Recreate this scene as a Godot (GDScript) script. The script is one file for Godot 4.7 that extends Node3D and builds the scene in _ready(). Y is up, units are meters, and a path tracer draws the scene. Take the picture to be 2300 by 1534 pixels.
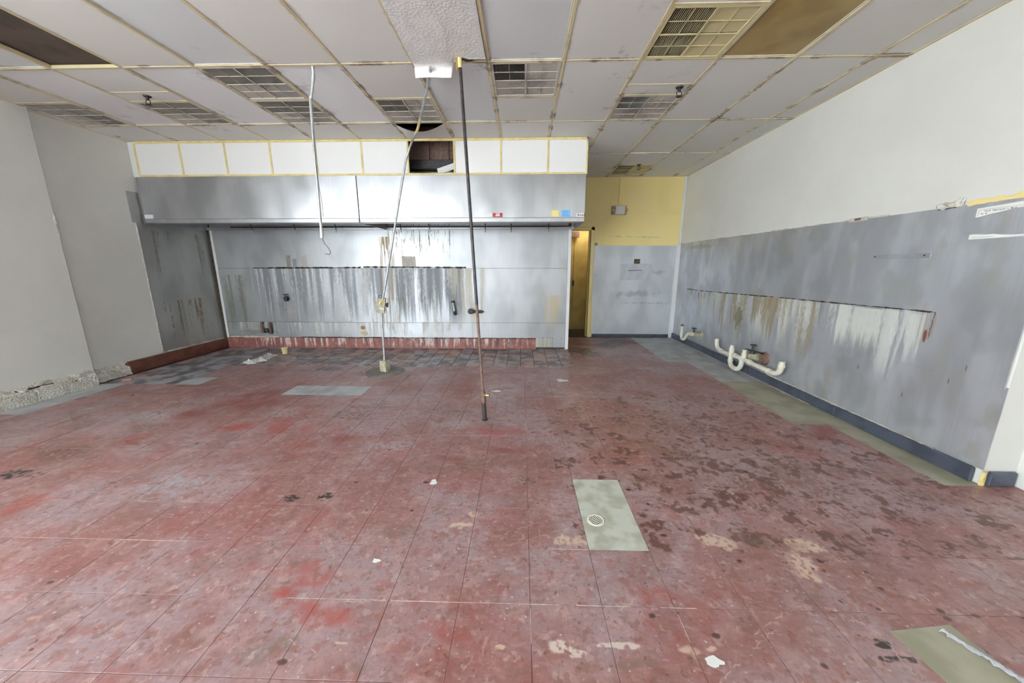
extends Node3D
# An emptied restaurant kitchen: red tile floor, dropped ceiling, steel hood and steel-clad walls, daylight from a shop front behind the camera.

const HC := 3.018          # ceiling height
const CX0 := -0.327        # a ceiling runner; the others lie 0.6096 m apart
const CS := 0.6096
const RZ := [-0.796, -2.015, -3.2345, -4.4537]   # cross rows of the ceiling grid
const TS := 0.3048         # floor tile
const XL := -5.29          # left wall, far part
const XR := 2.98           # right wall
const ZH := -4.75          # wall under the hood
const ZS := -3.75          # front of hood and soffit
const ZY := -5.85          # yellow wall
const ZF := 5.6            # shop front behind the camera

var used := {}
var M := {}
var rng := RandomNumberGenerator.new()

class MB:
	var v := PackedVector3Array()
	var n := PackedVector3Array()
	var uv := PackedVector2Array()
	var ix := PackedInt32Array()
	var U := Vector3(1, 0, 0)
	var V := Vector3(0, -1, 0)
	var O := Vector2.ZERO

	func map(u: Vector3, w: Vector3, o: Vector2) -> MB:
		U = u
		V = w
		O = o
		return self

	func vert(p: Vector3, nn: Vector3, t = null) -> int:
		v.append(p)
		n.append(nn)
		uv.append(Vector2(p.dot(U), p.dot(V)) + O if t == null else t)
		return v.size() - 1

	func poly(pts: Array, out: Vector3) -> void:
		# convex polygon facing roughly "out"
		var nn: Vector3 = (pts[1] - pts[0]).cross(pts[2] - pts[0]).normalized()
		var p := pts.duplicate()
		if nn.dot(out) < 0.0:
			p.reverse()
			nn = -nn
		var b := v.size()
		for q in p:
			vert(q, nn)
		for i in range(1, p.size() - 1):
			ix.append_array([b, b + i + 1, b + i])

	func box(lo: Vector3, hi: Vector3, bev := 0.0, xf := Transform3D.IDENTITY) -> MB:
		var c := (lo + hi) * 0.5
		var h := (hi - lo) * 0.5
		if bev <= 0.0:
			for a in 3:
				for s in [-1.0, 1.0]:
					var pts := []
					for k in [[-1, -1], [1, -1], [1, 1], [-1, 1]]:
						var d := Vector3.ZERO
						d[a] = s * h[a]
						d[(a + 1) % 3] = k[0] * h[(a + 1) % 3]
						d[(a + 2) % 3] = k[1] * h[(a + 2) % 3]
						pts.append(xf * (c + d))
					var o := Vector3.ZERO
					o[a] = s
					poly(pts, xf.basis * o)
			return self
		var at := func(a: int, s: Vector3) -> Vector3:
			var d := Vector3(s.x * (h.x - bev), s.y * (h.y - bev), s.z * (h.z - bev))
			d[a] = s[a] * h[a]
			return xf * (c + d)
		for a in 3:
			var b: int = (a + 1) % 3
			var e: int = (a + 2) % 3
			for s in [-1.0, 1.0]:
				var pts := []
				for k in [[-1, -1], [1, -1], [1, 1], [-1, 1]]:
					var d := Vector3.ZERO
					d[a] = s
					d[b] = k[0]
					d[e] = k[1]
					pts.append(at.call(a, d))
				var o := Vector3.ZERO
				o[a] = s
				poly(pts, xf.basis * o)
				for t in [-1.0, 1.0]:
					var d0 := Vector3.ZERO
					d0[a] = s
					d0[b] = t
					d0[e] = -1
					var d1 := d0
					d1[e] = 1
					poly([at.call(a, d0), at.call(a, d1), at.call(b, d1), at.call(b, d0)], xf.basis * Vector3(d0 + d1))
		for sx in [-1.0, 1.0]:
			for sy in [-1.0, 1.0]:
				for sz in [-1.0, 1.0]:
					var s := Vector3(sx, sy, sz)
					poly([at.call(0, s), at.call(1, s), at.call(2, s)], xf.basis * s)
		return self

	func tube(path: Array, r, sides := 12, caps := true) -> MB:
		# r: a radius or one for each point
		var m := path.size()
		var up := Vector3(0.13, 0.21, 0.97).normalized()
		var b0 := v.size()
		var prev := Vector3.ZERO
		for i in m:
			var d: Vector3 = (path[mini(i + 1, m - 1)] - path[maxi(i - 1, 0)]).normalized()
			var e1 := (up - d * up.dot(d)).normalized() if i == 0 else (prev - d * prev.dot(d)).normalized()
			if i == 0 and absf(up.dot(d)) > 0.95:
				e1 = (Vector3.RIGHT - d * d.x).normalized()
			prev = e1
			var e2 := d.cross(e1)
			var rr: float = r[i] if r is Array else r
			for k in sides + 1:
				var a := TAU * k / sides
				var o := e1 * cos(a) + e2 * sin(a)
				vert(path[i] + o * rr, o)
		for i in m - 1:
			for k in sides:
				var p := b0 + i * (sides + 1) + k
				ix.append_array([p, p + sides + 1, p + 1, p + 1, p + sides + 1, p + sides + 2])
		if caps:
			for e in [0, m - 1]:
				var d: Vector3 = (path[0] - path[1]).normalized() if e == 0 else (path[m - 1] - path[m - 2]).normalized()
				var c := vert(path[e], d)
				var first := v.size()
				for k in sides + 1:
					vert(v[b0 + e * (sides + 1) + k], d)
				for k in sides:
					if e == 0:
						ix.append_array([c, first + k, first + k + 1])
					else:
						ix.append_array([c, first + k + 1, first + k])
		return self

	func lathe(base: Vector3, axis: Vector3, prof: Array, sides := 20) -> MB:
		# prof: [radius, height along axis]; flat-shaded along the profile
		var e1 := axis.cross(Vector3(0.3, 0.5, 0.81)).normalized()
		var e2 := axis.cross(e1).normalized()
		for i in prof.size() - 1:
			var p0: Array = prof[i]
			var p1: Array = prof[i + 1]
			var dr: float = p1[0] - p0[0]
			var dh: float = p1[1] - p0[1]
			var l := sqrt(dr * dr + dh * dh)
			if l < 1e-7:
				continue
			var b := v.size()
			for k in sides + 1:
				var a := TAU * k / sides
				var o := e1 * cos(a) + e2 * sin(a)
				var nn: Vector3 = (o * dh - axis * dr) / l
				vert(base + o * p0[0] + axis * p0[1], nn)
				vert(base + o * p1[0] + axis * p1[1], nn)
			for k in sides:
				var q := b + 2 * k
				var fn := (v[q + 1] - v[q]).cross(v[q + 2] - v[q])
				if fn.length() < 1e-12:
					fn = (v[q + 3] - v[q + 1]).cross(v[q + 2] - v[q + 1])
				if fn.dot(n[q]) > 0.0:
					ix.append_array([q, q + 2, q + 1, q + 1, q + 2, q + 3])
				else:
					ix.append_array([q, q + 1, q + 2, q + 1, q + 3, q + 2])
		return self

	func patch(nu: int, nv: int, f: Callable, thick := 0.002, out := Vector3.UP) -> MB:
		# a sheet with thickness through f(u, v)
		var g := []
		for j in nv + 1:
			for i in nu + 1:
				g.append(f.call(float(i) / nu, float(j) / nv))
		var nn := []
		for j in nv + 1:
			for i in nu + 1:
				var a: Vector3 = g[j * (nu + 1) + mini(i + 1, nu)] - g[j * (nu + 1) + maxi(i - 1, 0)]
				var b: Vector3 = g[mini(j + 1, nv) * (nu + 1) + i] - g[maxi(j - 1, 0) * (nu + 1) + i]
				var c := a.cross(b).normalized()
				nn.append(c)
		var mid: Vector3 = nn[(nv / 2) * (nu + 1) + nu / 2]
		var s := 1.0 if mid.dot(out) >= 0.0 else -1.0
		for side in 2:
			var b0 := v.size()
			for k in g.size():
				var o: Vector3 = nn[k] * s
				vert(g[k] - (o * thick if side == 1 else Vector3.ZERO), o if side == 0 else -o, Vector2(float(k % (nu + 1)) / nu, float(k / (nu + 1)) / nv))
			for j in nv:
				for i in nu:
					var q := b0 + j * (nu + 1) + i
					var cw := (s > 0.0) == (side == 0)
					if cw:
						ix.append_array([q, q + nu + 1, q + 1, q + 1, q + nu + 1, q + nu + 2])
					else:
						ix.append_array([q, q + 1, q + nu + 1, q + 1, q + nu + 2, q + nu + 1])
		return self

	func plate(outline: PackedVector2Array, at: Transform3D, t: float) -> MB:
		# an outline in the local x-y plane, given thickness t along local z
		var tri := Geometry2D.triangulate_polygon(outline)
		for k in range(0, tri.size(), 3):
			var a := outline[tri[k]]
			var b := outline[tri[k + 1]]
			var c := outline[tri[k + 2]]
			poly([at * Vector3(a.x, a.y, t), at * Vector3(b.x, b.y, t), at * Vector3(c.x, c.y, t)], at.basis.z)
			poly([at * Vector3(a.x, a.y, 0), at * Vector3(b.x, b.y, 0), at * Vector3(c.x, c.y, 0)], -at.basis.z)
		var ctr := Vector2.ZERO
		for p in outline:
			ctr += p / outline.size()
		for k in outline.size():
			var a := outline[k]
			var b := outline[(k + 1) % outline.size()]
			var o := ((a + b) * 0.5 - ctr)
			poly([at * Vector3(a.x, a.y, 0), at * Vector3(b.x, b.y, 0), at * Vector3(b.x, b.y, t), at * Vector3(a.x, a.y, t)], at.basis * Vector3(o.x, o.y, 0))
		return self

	func mesh() -> ArrayMesh:
		var a := []
		a.resize(Mesh.ARRAY_MAX)
		a[Mesh.ARRAY_VERTEX] = v
		a[Mesh.ARRAY_NORMAL] = n
		a[Mesh.ARRAY_TEX_UV] = uv
		a[Mesh.ARRAY_INDEX] = ix
		var m := ArrayMesh.new()
		m.add_surface_from_arrays(Mesh.PRIMITIVE_TRIANGLES, a)
		return m


# ---------------------------------------------------------------- objects
func numbered(called: String) -> String:
	if not used.has(called):
		used[called] = 0
		return called
	used[called] += 1
	return "%s_%03d" % [called, used[called]]


func part(called: String, mb, m: Material, parent: Node) -> MeshInstance3D:
	var o := MeshInstance3D.new()
	o.name = called
	o.mesh = mb if mb is Mesh else mb.mesh()
	o.material_override = m
	parent.add_child(o, true)
	return o


func thing(called: String, label: String, category: String, group := "") -> Node3D:
	var o := Node3D.new()
	o.name = numbered(called)
	add_child(o)
	o.set_meta("label", label)
	o.set_meta("category", category)
	if group:
		o.set_meta("group", group)
	return o


func one(called: String, mb, m: Material, label: String, category: String, group := "") -> MeshInstance3D:
	var o := part(numbered(called), mb, m, self)
	o.set_meta("label", label)
	o.set_meta("category", category)
	if group:
		o.set_meta("group", group)
	return o


func struct(called: String) -> Node3D:
	var o := Node3D.new()
	o.name = called
	add_child(o)
	o.set_meta("kind", "structure")
	return o


func bx(lo: Vector3, hi: Vector3, bev := 0.0) -> MB:
	return MB.new().box(lo, hi, bev)


func smooth_path(pts: Array, per := 8) -> Array:
	var c := []
	for i in pts.size() - 1:
		var p0: Vector3 = pts[maxi(i - 1, 0)]
		var p1: Vector3 = pts[i]
		var p2: Vector3 = pts[i + 1]
		var p3: Vector3 = pts[mini(i + 2, pts.size() - 1)]
		for k in per:
			c.append(p1.cubic_interpolate(p2, p0, p3, float(k) / per))
	c.append(pts[-1])
	return c


# ---------------------------------------------------------------- textures
func noise(fr: float, sd: int, oct := 3, warp := 0.0, kind := FastNoiseLite.TYPE_SIMPLEX_SMOOTH) -> FastNoiseLite:
	var f := FastNoiseLite.new()
	f.noise_type = kind
	f.seed = sd
	f.frequency = fr
	f.fractal_octaves = oct
	f.fractal_type = FastNoiseLite.FRACTAL_FBM if oct > 1 else FastNoiseLite.FRACTAL_NONE
	if warp > 0.0:
		f.domain_warp_enabled = true
		f.domain_warp_amplitude = warp
		f.domain_warp_frequency = fr * 1.7
	return f


# bytes of a noise of fm cycles a metre on a canvas of d pixels a metre that begins at (x0, y0) metres; sx, sy stretch it
func field(w: int, h: int, d: float, x0: float, y0: float, fm: float, sd: int, oct := 3, sx := 1.0, sy := 1.0, warp := 0.0) -> PackedByteArray:
	var st: float = clampf(floorf(d / (fm * 5.0 * pow(2.0, oct - 1))), 1.0, 8.0)
	var gw := maxi(4, int(ceil(w / (st * sx))))
	var gh := maxi(4, int(ceil(h / (st * sy))))
	var f := noise(fm * st / d, sd, oct, warp * d / st)
	f.offset = Vector3(x0 * d / (st * sx), y0 * d / (st * sy), 0)
	var im := f.get_image(gw, gh, false, false, false)
	im.convert(Image.FORMAT_L8)
	if gw != w or gh != h:
		im.resize(w, h, Image.INTERPOLATE_BILINEAR)
	return im.get_data()


func ramp(a: PackedByteArray, lo: float, hi: float, most: float) -> PackedByteArray:
	var lut := PackedByteArray()
	lut.resize(256)
	for i in 256:
		lut[i] = int(255.0 * most * smoothstep(lo, hi, i / 255.0)) if hi > lo else int(255.0 * most * (1.0 - smoothstep(hi, lo, i / 255.0)))
	var o := PackedByteArray()
	o.resize(a.size())
	for i in a.size():
		o[i] = lut[a[i]]
	return o


func mult(a: PackedByteArray, b: PackedByteArray) -> PackedByteArray:
	var o := PackedByteArray()
	o.resize(a.size())
	for i in a.size():
		o[i] = (a[i] * b[i]) >> 8
	return o


func paint(im: Image, a: PackedByteArray, c: Color) -> void:
	var over := Image.create(im.get_width(), im.get_height(), false, Image.FORMAT_RGBA8)
	over.fill(Color(c.r, c.g, c.b, 0.0))
	var d := over.get_data()
	var k := 3
	for i in a.size():
		d[k] = a[i]
		k += 4
	over = Image.create_from_data(im.get_width(), im.get_height(), false, Image.FORMAT_RGBA8, d)
	im.blend_rect(over, Rect2i(0, 0, im.get_width(), im.get_height()), Vector2i.ZERO)


# one tone laid over a canvas where a noise of fm cycles a metre lies between lo and hi
func layer(im: Image, d: float, x0: float, y0: float, fm: float, sd: int, oct: int, lo: float, hi: float, most: float, c: Color, sx := 1.0, sy := 1.0, orm: Image = null, oc := Color.BLACK) -> void:
	var w := im.get_width()
	var h := im.get_height()
	var st: float = clampf(floorf(d / (fm * 4.0 * pow(2.0, oct - 1))), 1.0, 8.0)
	if hi - lo < 0.06:
		st = minf(st, 2.0)
	var gw := maxi(4, int(ceil(w / (st * sx))))
	var gh := maxi(4, int(ceil(h / (st * sy))))
	var f := noise(fm * st / d, sd, oct)
	f.offset = Vector3(x0 * d / (st * sx), y0 * d / (st * sy), 0)
	var src := f.get_image(gw, gh, false, false, false)
	src.convert(Image.FORMAT_L8)
	var a := src.get_data()
	var lut := PackedByteArray()
	lut.resize(256)
	for i in 256:
		lut[i] = int(255.0 * most * smoothstep(lo, hi, i / 255.0))
	var jobs := [[im, c]] if orm == null else [[im, c], [orm, oc]]
	for job in jobs:
		var over := Image.create(gw, gh, false, Image.FORMAT_RGBA8)
		var cc: Color = job[1]
		over.fill(Color(cc.r, cc.g, cc.b, 0.0))
		var q := over.get_data()
		var k := 3
		for v in a:
			q[k] = lut[v]
			k += 4
		over = Image.create_from_data(gw, gh, false, Image.FORMAT_RGBA8, q)
		if gw != w or gh != h:
			over.resize(w, h, Image.INTERPOLATE_BILINEAR)
		job[0].blend_rect(over, Rect2i(0, 0, w, h), Vector2i.ZERO)


func blank(w: int, h: int, c: Color) -> Image:
	var im := Image.create(w, h, false, Image.FORMAT_RGBA8)
	im.fill(c)
	return im


func c8(r: int, g: int, b: int) -> Color:
	return Color8(r, g, b)


func tex(im: Image) -> ImageTexture:
	return ImageTexture.create_from_image(im)


# an irregular spot; centre and half axes in metres, canvas of d pixels a metre beginning at (x0, y0)
func spot(im: Image, d: float, x0: float, y0: float, cx: float, cy: float, rx: float, ry: float, c: Color, most: float, soft: float, ragged: float, grain: float, fq: FastNoiseLite, fg: FastNoiseLite, orm: Image = null, oc := Color.BLACK) -> void:
	var w := im.get_width()
	var h := im.get_height()
	var g := 1.35
	for j in range(maxi(0, int((cy - ry * g - y0) * d)), mini(h, int((cy + ry * g - y0) * d) + 1)):
		for i in range(maxi(0, int((cx - rx * g - x0) * d)), mini(w, int((cx + rx * g - x0) * d) + 1)):
			var px := x0 + (i + 0.5) / d
			var py := y0 + (j + 0.5) / d
			var r := Vector2((px - cx) / rx, (py - cy) / ry).length()
			var a := smoothstep(0.0, soft, 1.0 - r + ragged * fq.get_noise_2d(px, py))
			if a <= 0.0:
				continue
			if grain > 0.0:
				a *= smoothstep(-0.22, 0.18, fg.get_noise_2d(px, py) + 0.25 - grain * 0.35)
			a *= most
			if a > 0.01:
				im.set_pixel(i, j, im.get_pixel(i, j).lerp(c, a))
				if orm:
					orm.set_pixel(i, j, orm.get_pixel(i, j).lerp(oc, a))


# a rectangular patch of residue with worn edges
func block_mark(cv: Array, d: float, r: Rect2, c: Color, most: float, fq: FastNoiseLite) -> void:
	for j in range(int(r.position.y * d), int(r.end.y * d)):
		for i in range(int(r.position.x * d), int(r.end.x * d)):
			var p := Vector2(i / d, j / d)
			var e := minf(minf(p.x - r.position.x, r.end.x - p.x), minf(p.y - r.position.y, r.end.y - p.y))
			var a := most * smoothstep(0.0, 0.03, e + 0.012 * fq.get_noise_2d(p.x * 2.0, p.y * 2.0)) * (0.75 + 0.5 * fq.get_noise_2d(p.x * 4.0, p.y * 0.8))
			a = clampf(a, 0.0, 1.0)
			cv[0].set_pixel(i, j, cv[0].get_pixel(i, j).lerp(c, a))
			cv[1].set_pixel(i, j, cv[1].get_pixel(i, j).lerp(Color(1, 0.7, 0.2), a))


func stroke(im: Image, d: float, x0: float, y0: float, a: Vector2, b: Vector2, wd: float, c: Color, most: float, fq: FastNoiseLite) -> void:
	var l := (b - a).length()
	var steps := int(l * d * 1.2) + 1
	for s in steps:
		var t := float(s) / steps
		var p := a.lerp(b, t)
		var side := (b - a).orthogonal().normalized() * fq.get_noise_2d(p.x * 3.0, p.y * 3.0) * 0.012
		p += side
		var al := most * smoothstep(-0.35, 0.2, fq.get_noise_2d(p.x * 2.0 + 9.0, p.y * 2.0))
		for k in range(-int(wd * d), int(wd * d) + 1):
			var q := (p - Vector2(x0, y0)) * d + (b - a).orthogonal().normalized() * k
			var i := int(q.x)
			var j := int(q.y)
			if i >= 0 and j >= 0 and i < im.get_width() and j < im.get_height():
				im.set_pixel(i, j, im.get_pixel(i, j).lerp(c, al))


# drips: columns that start at row y_top(x) and run down for a length of their own
func drips(w: int, h: int, d: float, xa: float, xb: float, y_top: float, y_low: float, sd: int, fm: float, lo: float, hi: float, most: float, x0 := 0.0, slope := 0.0) -> PackedByteArray:
	# x in metres along the canvas, y in metres down from its top
	var o := PackedByteArray()
	o.resize(w * h)
	var s := field(w, h, d, x0, 0.0, fm, sd, 3, 1.0, 26.0)
	var gr := field(w, h, d, x0, 0.0, 60.0, sd + 3, 2, 1.0, 5.0)
	var f1 := noise(2.6, sd + 1, 3)
	var f2 := noise(19.0, sd + 2, 2)
	for i in range(maxi(0, int(xa * d)), mini(w, int(xb * d))):
		var x := i / d
		var top := y_top + slope * (x - xa)
		var low := lerpf(top, y_low, clampf(0.72 + 0.75 * f1.get_noise_1d(x) + 0.55 * f2.get_noise_1d(x), 0.08, 1.0))
		var edge := smoothstep(0.0, 0.12, x - xa + 0.06 * f2.get_noise_1d(x * 3.0)) * smoothstep(0.0, 0.12, xb - x + 0.06 * f2.get_noise_1d(x * 3.0 + 50.0))
		var j0 := maxi(0, int(top * d))
		var j1 := mini(h, int(low * d))
		var tail := maxf(4.0, (j1 - j0) * 0.35)
		for j in range(j0, j1):
			var k := j * w + i
			var a := smoothstep(lo, hi, s[k] / 255.0 + (gr[k] - 128) / 900.0) * most * edge * minf(1.0, (j1 - j) / tail)
			o[k] = int(255.0 * clampf(a, 0.0, 1.0))
	return o


# ---------------------------------------------------------------- materials
func mat(c: Color, rough := 0.7, metal := 0.0) -> StandardMaterial3D:
	var m := StandardMaterial3D.new()
	m.albedo_color = c
	m.roughness = rough
	m.metallic = metal
	return m


func world_mapped(m: StandardMaterial3D, scale: Vector3, offset: Vector3, repeat := true) -> StandardMaterial3D:
	m.uv1_triplanar = true
	m.uv1_world_triplanar = true
	m.uv1_triplanar_sharpness = 8.0
	m.uv1_scale = scale
	m.uv1_offset = offset
	m.texture_repeat = repeat
	return m


# a plain surface with patches of two near tones and a fine relief, mapped in the world
func rough_mat(c: Color, c2: Color, fm: float, rough: float, relief: float, sd: int, size := 1.6) -> StandardMaterial3D:
	var d := 192.0 / size
	var im := blank(192, 192, c)
	paint(im, ramp(seamless(192, d, fm, sd, 4), 0.3, 0.8, 0.9), c2)
	var m := mat(Color.WHITE, rough)
	m.albedo_texture = tex(im)
	if relief > 0.0:
		m.heightmap_enabled = true
		m.heightmap_scale = relief
		var hm := Image.create_from_data(192, 192, false, Image.FORMAT_L8, seamless(192, d, fm * 6.0, sd + 2, 3))
		m.heightmap_texture = tex(hm)
	return world_mapped(m, Vector3.ONE / size, Vector3.ZERO)


func seamless(w: int, d: float, fm: float, sd: int, oct := 3) -> PackedByteArray:
	var im := noise(fm / d, sd, oct).get_seamless_image(w, w, false, false, 0.1, true)
	im.convert(Image.FORMAT_L8)
	return im.get_data()


# brushed steel sheet: [albedo, orm] canvases of w x h pixels, d pixels a metre
func steel(w: int, h: int, d: float, c: Color, rough: float, metal: float, sd: int) -> Array:
	var al := blank(w, h, c)
	var orm := blank(w, h, Color(1.0, rough, metal))
	layer(al, d, 0, 0, 45.0, sd, 2, 0.45, 0.75, 0.2, c.lightened(0.15), 1.0, 30.0)
	layer(al, d, 0, 0, 45.0, sd + 1, 2, 0.45, 0.75, 0.2, c.darkened(0.1), 1.0, 30.0)
	layer(al, d, 0, 0, 1.4, sd + 2, 3, 0.35, 0.7, 0.6, c.darkened(0.14), 1.0, 1.6)
	layer(al, d, 0, 0, 2.2, sd + 3, 3, 0.48, 0.75, 0.5, c.lightened(0.14), 1.0, 2.4)
	return [al, orm]


func steel_mat(cv: Array, wavy: float, sd: int) -> StandardMaterial3D:
	var m := mat(Color.WHITE, 1.0, 1.0)
	m.albedo_texture = tex(cv[0])
	m.roughness_texture = tex(cv[1])
	m.roughness_texture_channel = BaseMaterial3D.TEXTURE_CHANNEL_GREEN
	m.metallic_texture = m.roughness_texture
	m.metallic_texture_channel = BaseMaterial3D.TEXTURE_CHANNEL_BLUE
	m.texture_repeat = false
	if wavy > 0.0:
		var iw: int = cv[0].get_width() / 4
		var ih: int = cv[0].get_height() / 4
		var im := Image.create_from_data(iw, ih, false, Image.FORMAT_L8, field(iw, ih, float(ih) / 1.0, 0, 0, 1.5, sd, 1, 1.0, 2.2))
		m.heightmap_enabled = true
		m.heightmap_scale = wavy
		m.heightmap_texture = tex(im)
	return m


func smears(cv: Array, al: PackedByteArray, c: Color, rough: float, metal: float) -> void:
	paint(cv[0], al, c)
	paint(cv[1], al, Color(1.0, rough, metal))


# [x, z, half width, half depth, kind] of spots on the floor
const FLOOR_MARKS := [
	[0.23,-0.37,0.089,0.043,0], [0.99,-0.38,0.105,0.062,0], [1.41,-0.36,0.138,0.066,0], [1.32,-0.24,0.082,0.096,0], [0.1,0.17,0.054,0.028,1], [0.31,0.16,0.085,0.013,1],
	[0.18,0.19,0.037,0.019,1], [-0.73,0.18,0.051,0.011,0], [-0.12,0.18,0.024,0.012,0], [0.57,0.17,0.047,0.021,0], [0.68,0.16,0.033,0.018,0], [-0.32,-0.56,0.031,0.03,0],
	[-0.38,-0.46,0.062,0.028,0], [-1.08,-0.02,0.079,0.03,4], [-1.46,-0.67,0.072,0.035,2], [-1.26,-0.69,0.039,0.048,2], [1.24,-0.26,0.02,0.02,2], [1.42,-0.27,0.019,0.014,2],
	[1.34,-0.05,0.017,0.014,2], [1.34,0.12,0.029,0.022,2], [1.34,0.18,0.065,0.013,2], [1.39,-0.21,0.011,0.01,2], [0.73,-0.67,0.016,0.017,2], [-3.56,-0.86,0.139,0.063,2],
	[1.18,-0.39,0.098,0.065,3], [1.32,-0.35,0.096,0.044,3], [-0.48,-0.55,0.117,0.056,3], [-0.72,-0.4,0.145,0.053,3], [1.24,-0.07,0.078,0.038,3], [-0.02,0.26,0.095,0.019,3],
	[0.33,0.23,0.112,0.024,3], [-0.64,0.25,0.065,0.029,3], [-1.04,0.24,0.082,0.045,3], [-0.4,-1.06,0.129,0.102,3], [-0.95,0.18,0.069,0.038,3], [-2.25,-1.65,0.481,0.166,4],
	[-1.03,-0.1,0.164,0.115,4], [-0.79,0.09,0.164,0.061,4], [-0.24,-1.61,0.35,0.115,4], [-2.47,-1.62,0.239,0.107,4], [-3.05,-0.57,0.163,0.197,4], [-0.33,0.14,0.156,0.066,4],
	[-0.95,0.05,0.112,0.086,4], [-3.28,-1.39,0.149,0.131,4], [0.57,-0.07,0.118,0.068,4], [-2.91,-2.19,0.703,0.339,5], [-2.77,-2.56,0.411,0.202,5], [-3.25,-1.89,0.26,0.137,5],
	[2.62,-1.68,0.232,0.192,5], [-0.61,-1.15,0.267,0.075,5], [-4.49,-2.48,0.357,0.166,5], [-1.57,-1.44,0.298,0.101,5], [-0.18,-1.29,0.314,0.08,5], [-3.52,-2.23,0.381,0.116,6],
	[-3.63,-1.83,0.299,0.114,6], [-2.4,-2.0,0.267,0.164,6], [-1.01,-1.34,0.251,0.074,6], [-0.44,-2.38,0.194,0.153,6], [-2.36,-0.77,0.176,0.189,6], [-0.7,-1.76,0.204,0.093,6],
	[-0.75,-2.01,0.264,0.148,7], [-3.63,-1.16,0.311,0.185,7], [-3.31,-1.64,0.282,0.099,7], [-1.64,-2.1,0.182,0.168,7], [-1.74,-1.93,0.217,0.135,7], [1.51,-0.88,0.205,0.112,7],
	[1.88,-1.16,0.195,0.143,7], [1.08,-1.26,0.205,0.11,7], [1.91,-0.84,0.2,0.095,7], [1.19,-0.82,0.144,0.092,7], [1.62,-0.79,0.112,0.076,7], [1.5,-1.73,0.239,0.134,7],
	[1.42,-0.66,0.159,0.066,7], [2.43,-0.81,0.197,0.103,7], [-0.01,-0.89,0.119,0.097,7], [0.82,-0.91,0.149,0.103,7], [-2.75,-3.42,0.278,0.119,8], [-1.92,-3.31,0.362,0.128,8],
	[-2.69,-4.17,1.209,0.295,8], [-3.59,-4.0,0.417,0.245,8], [-1.05,-4.21,0.498,0.221,8], [1.48,-5.09,0.487,0.258,8], [-1.66,-3.87,0.402,0.128,8], [0.02,-4.39,0.656,0.175,8],
	[0.42,-4.03,0.274,0.129,8], [1.88,-5.38,0.506,0.204,8], [0.99,-4.57,0.225,0.305,8],
]
# kind: colour, strength, softness, raggedness, grain
const MARK_KINDS := [
	[[210, 184, 164], 0.85, 0.5, 0.9, 0.1],
	[[218, 206, 196], 0.8, 0.35, 0.9, 0.15],
	[[58, 48, 46], 0.9, 0.2, 0.9, 0.45],
	[[124, 106, 94], 0.55, 0.7, 1.0, 0.6],
	[[164, 74, 66], 0.6, 1.2, 0.9, 0.0],
	[[128, 62, 58], 0.65, 1.2, 0.9, 0.0],
	[[170, 166, 172], 0.7, 0.6, 1.0, 0.6],
	[[104, 76, 64], 0.7, 0.8, 1.1, 0.85],
	[[66, 64, 68], 0.9, 0.5, 1.0, 0.5],
]
const SCRATCHES := [[-1.41, -0.58, -1.63, -0.53], [0.36, 0.03, 0.49, -0.06], [-0.95, 0.17, -0.8, 0.21], [0.79, -0.04, 0.83, 0.04], [0.87, 0.1, 1.15, -0.03], [0.65, 0.27, 0.99, 0.07], [1.32, 0.01, 1.35, 0.1], [-1.06, -0.55, -0.97, -0.48], [-0.25, -0.35, 0.14, -0.53], [-0.11, -0.32, 0.36, -0.51], [1.36, 0.11, 1.35, 0.23], [1.81, -0.32, 2.23, -0.16], [-1.49, 0.27, -1.49, 0.22], [-1.29, 0.23, -1.22, 0.19], [-3.49, -1.99, -3.56, -2.17], [-0.83, 0.01, -0.62, -0.0]]


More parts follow.
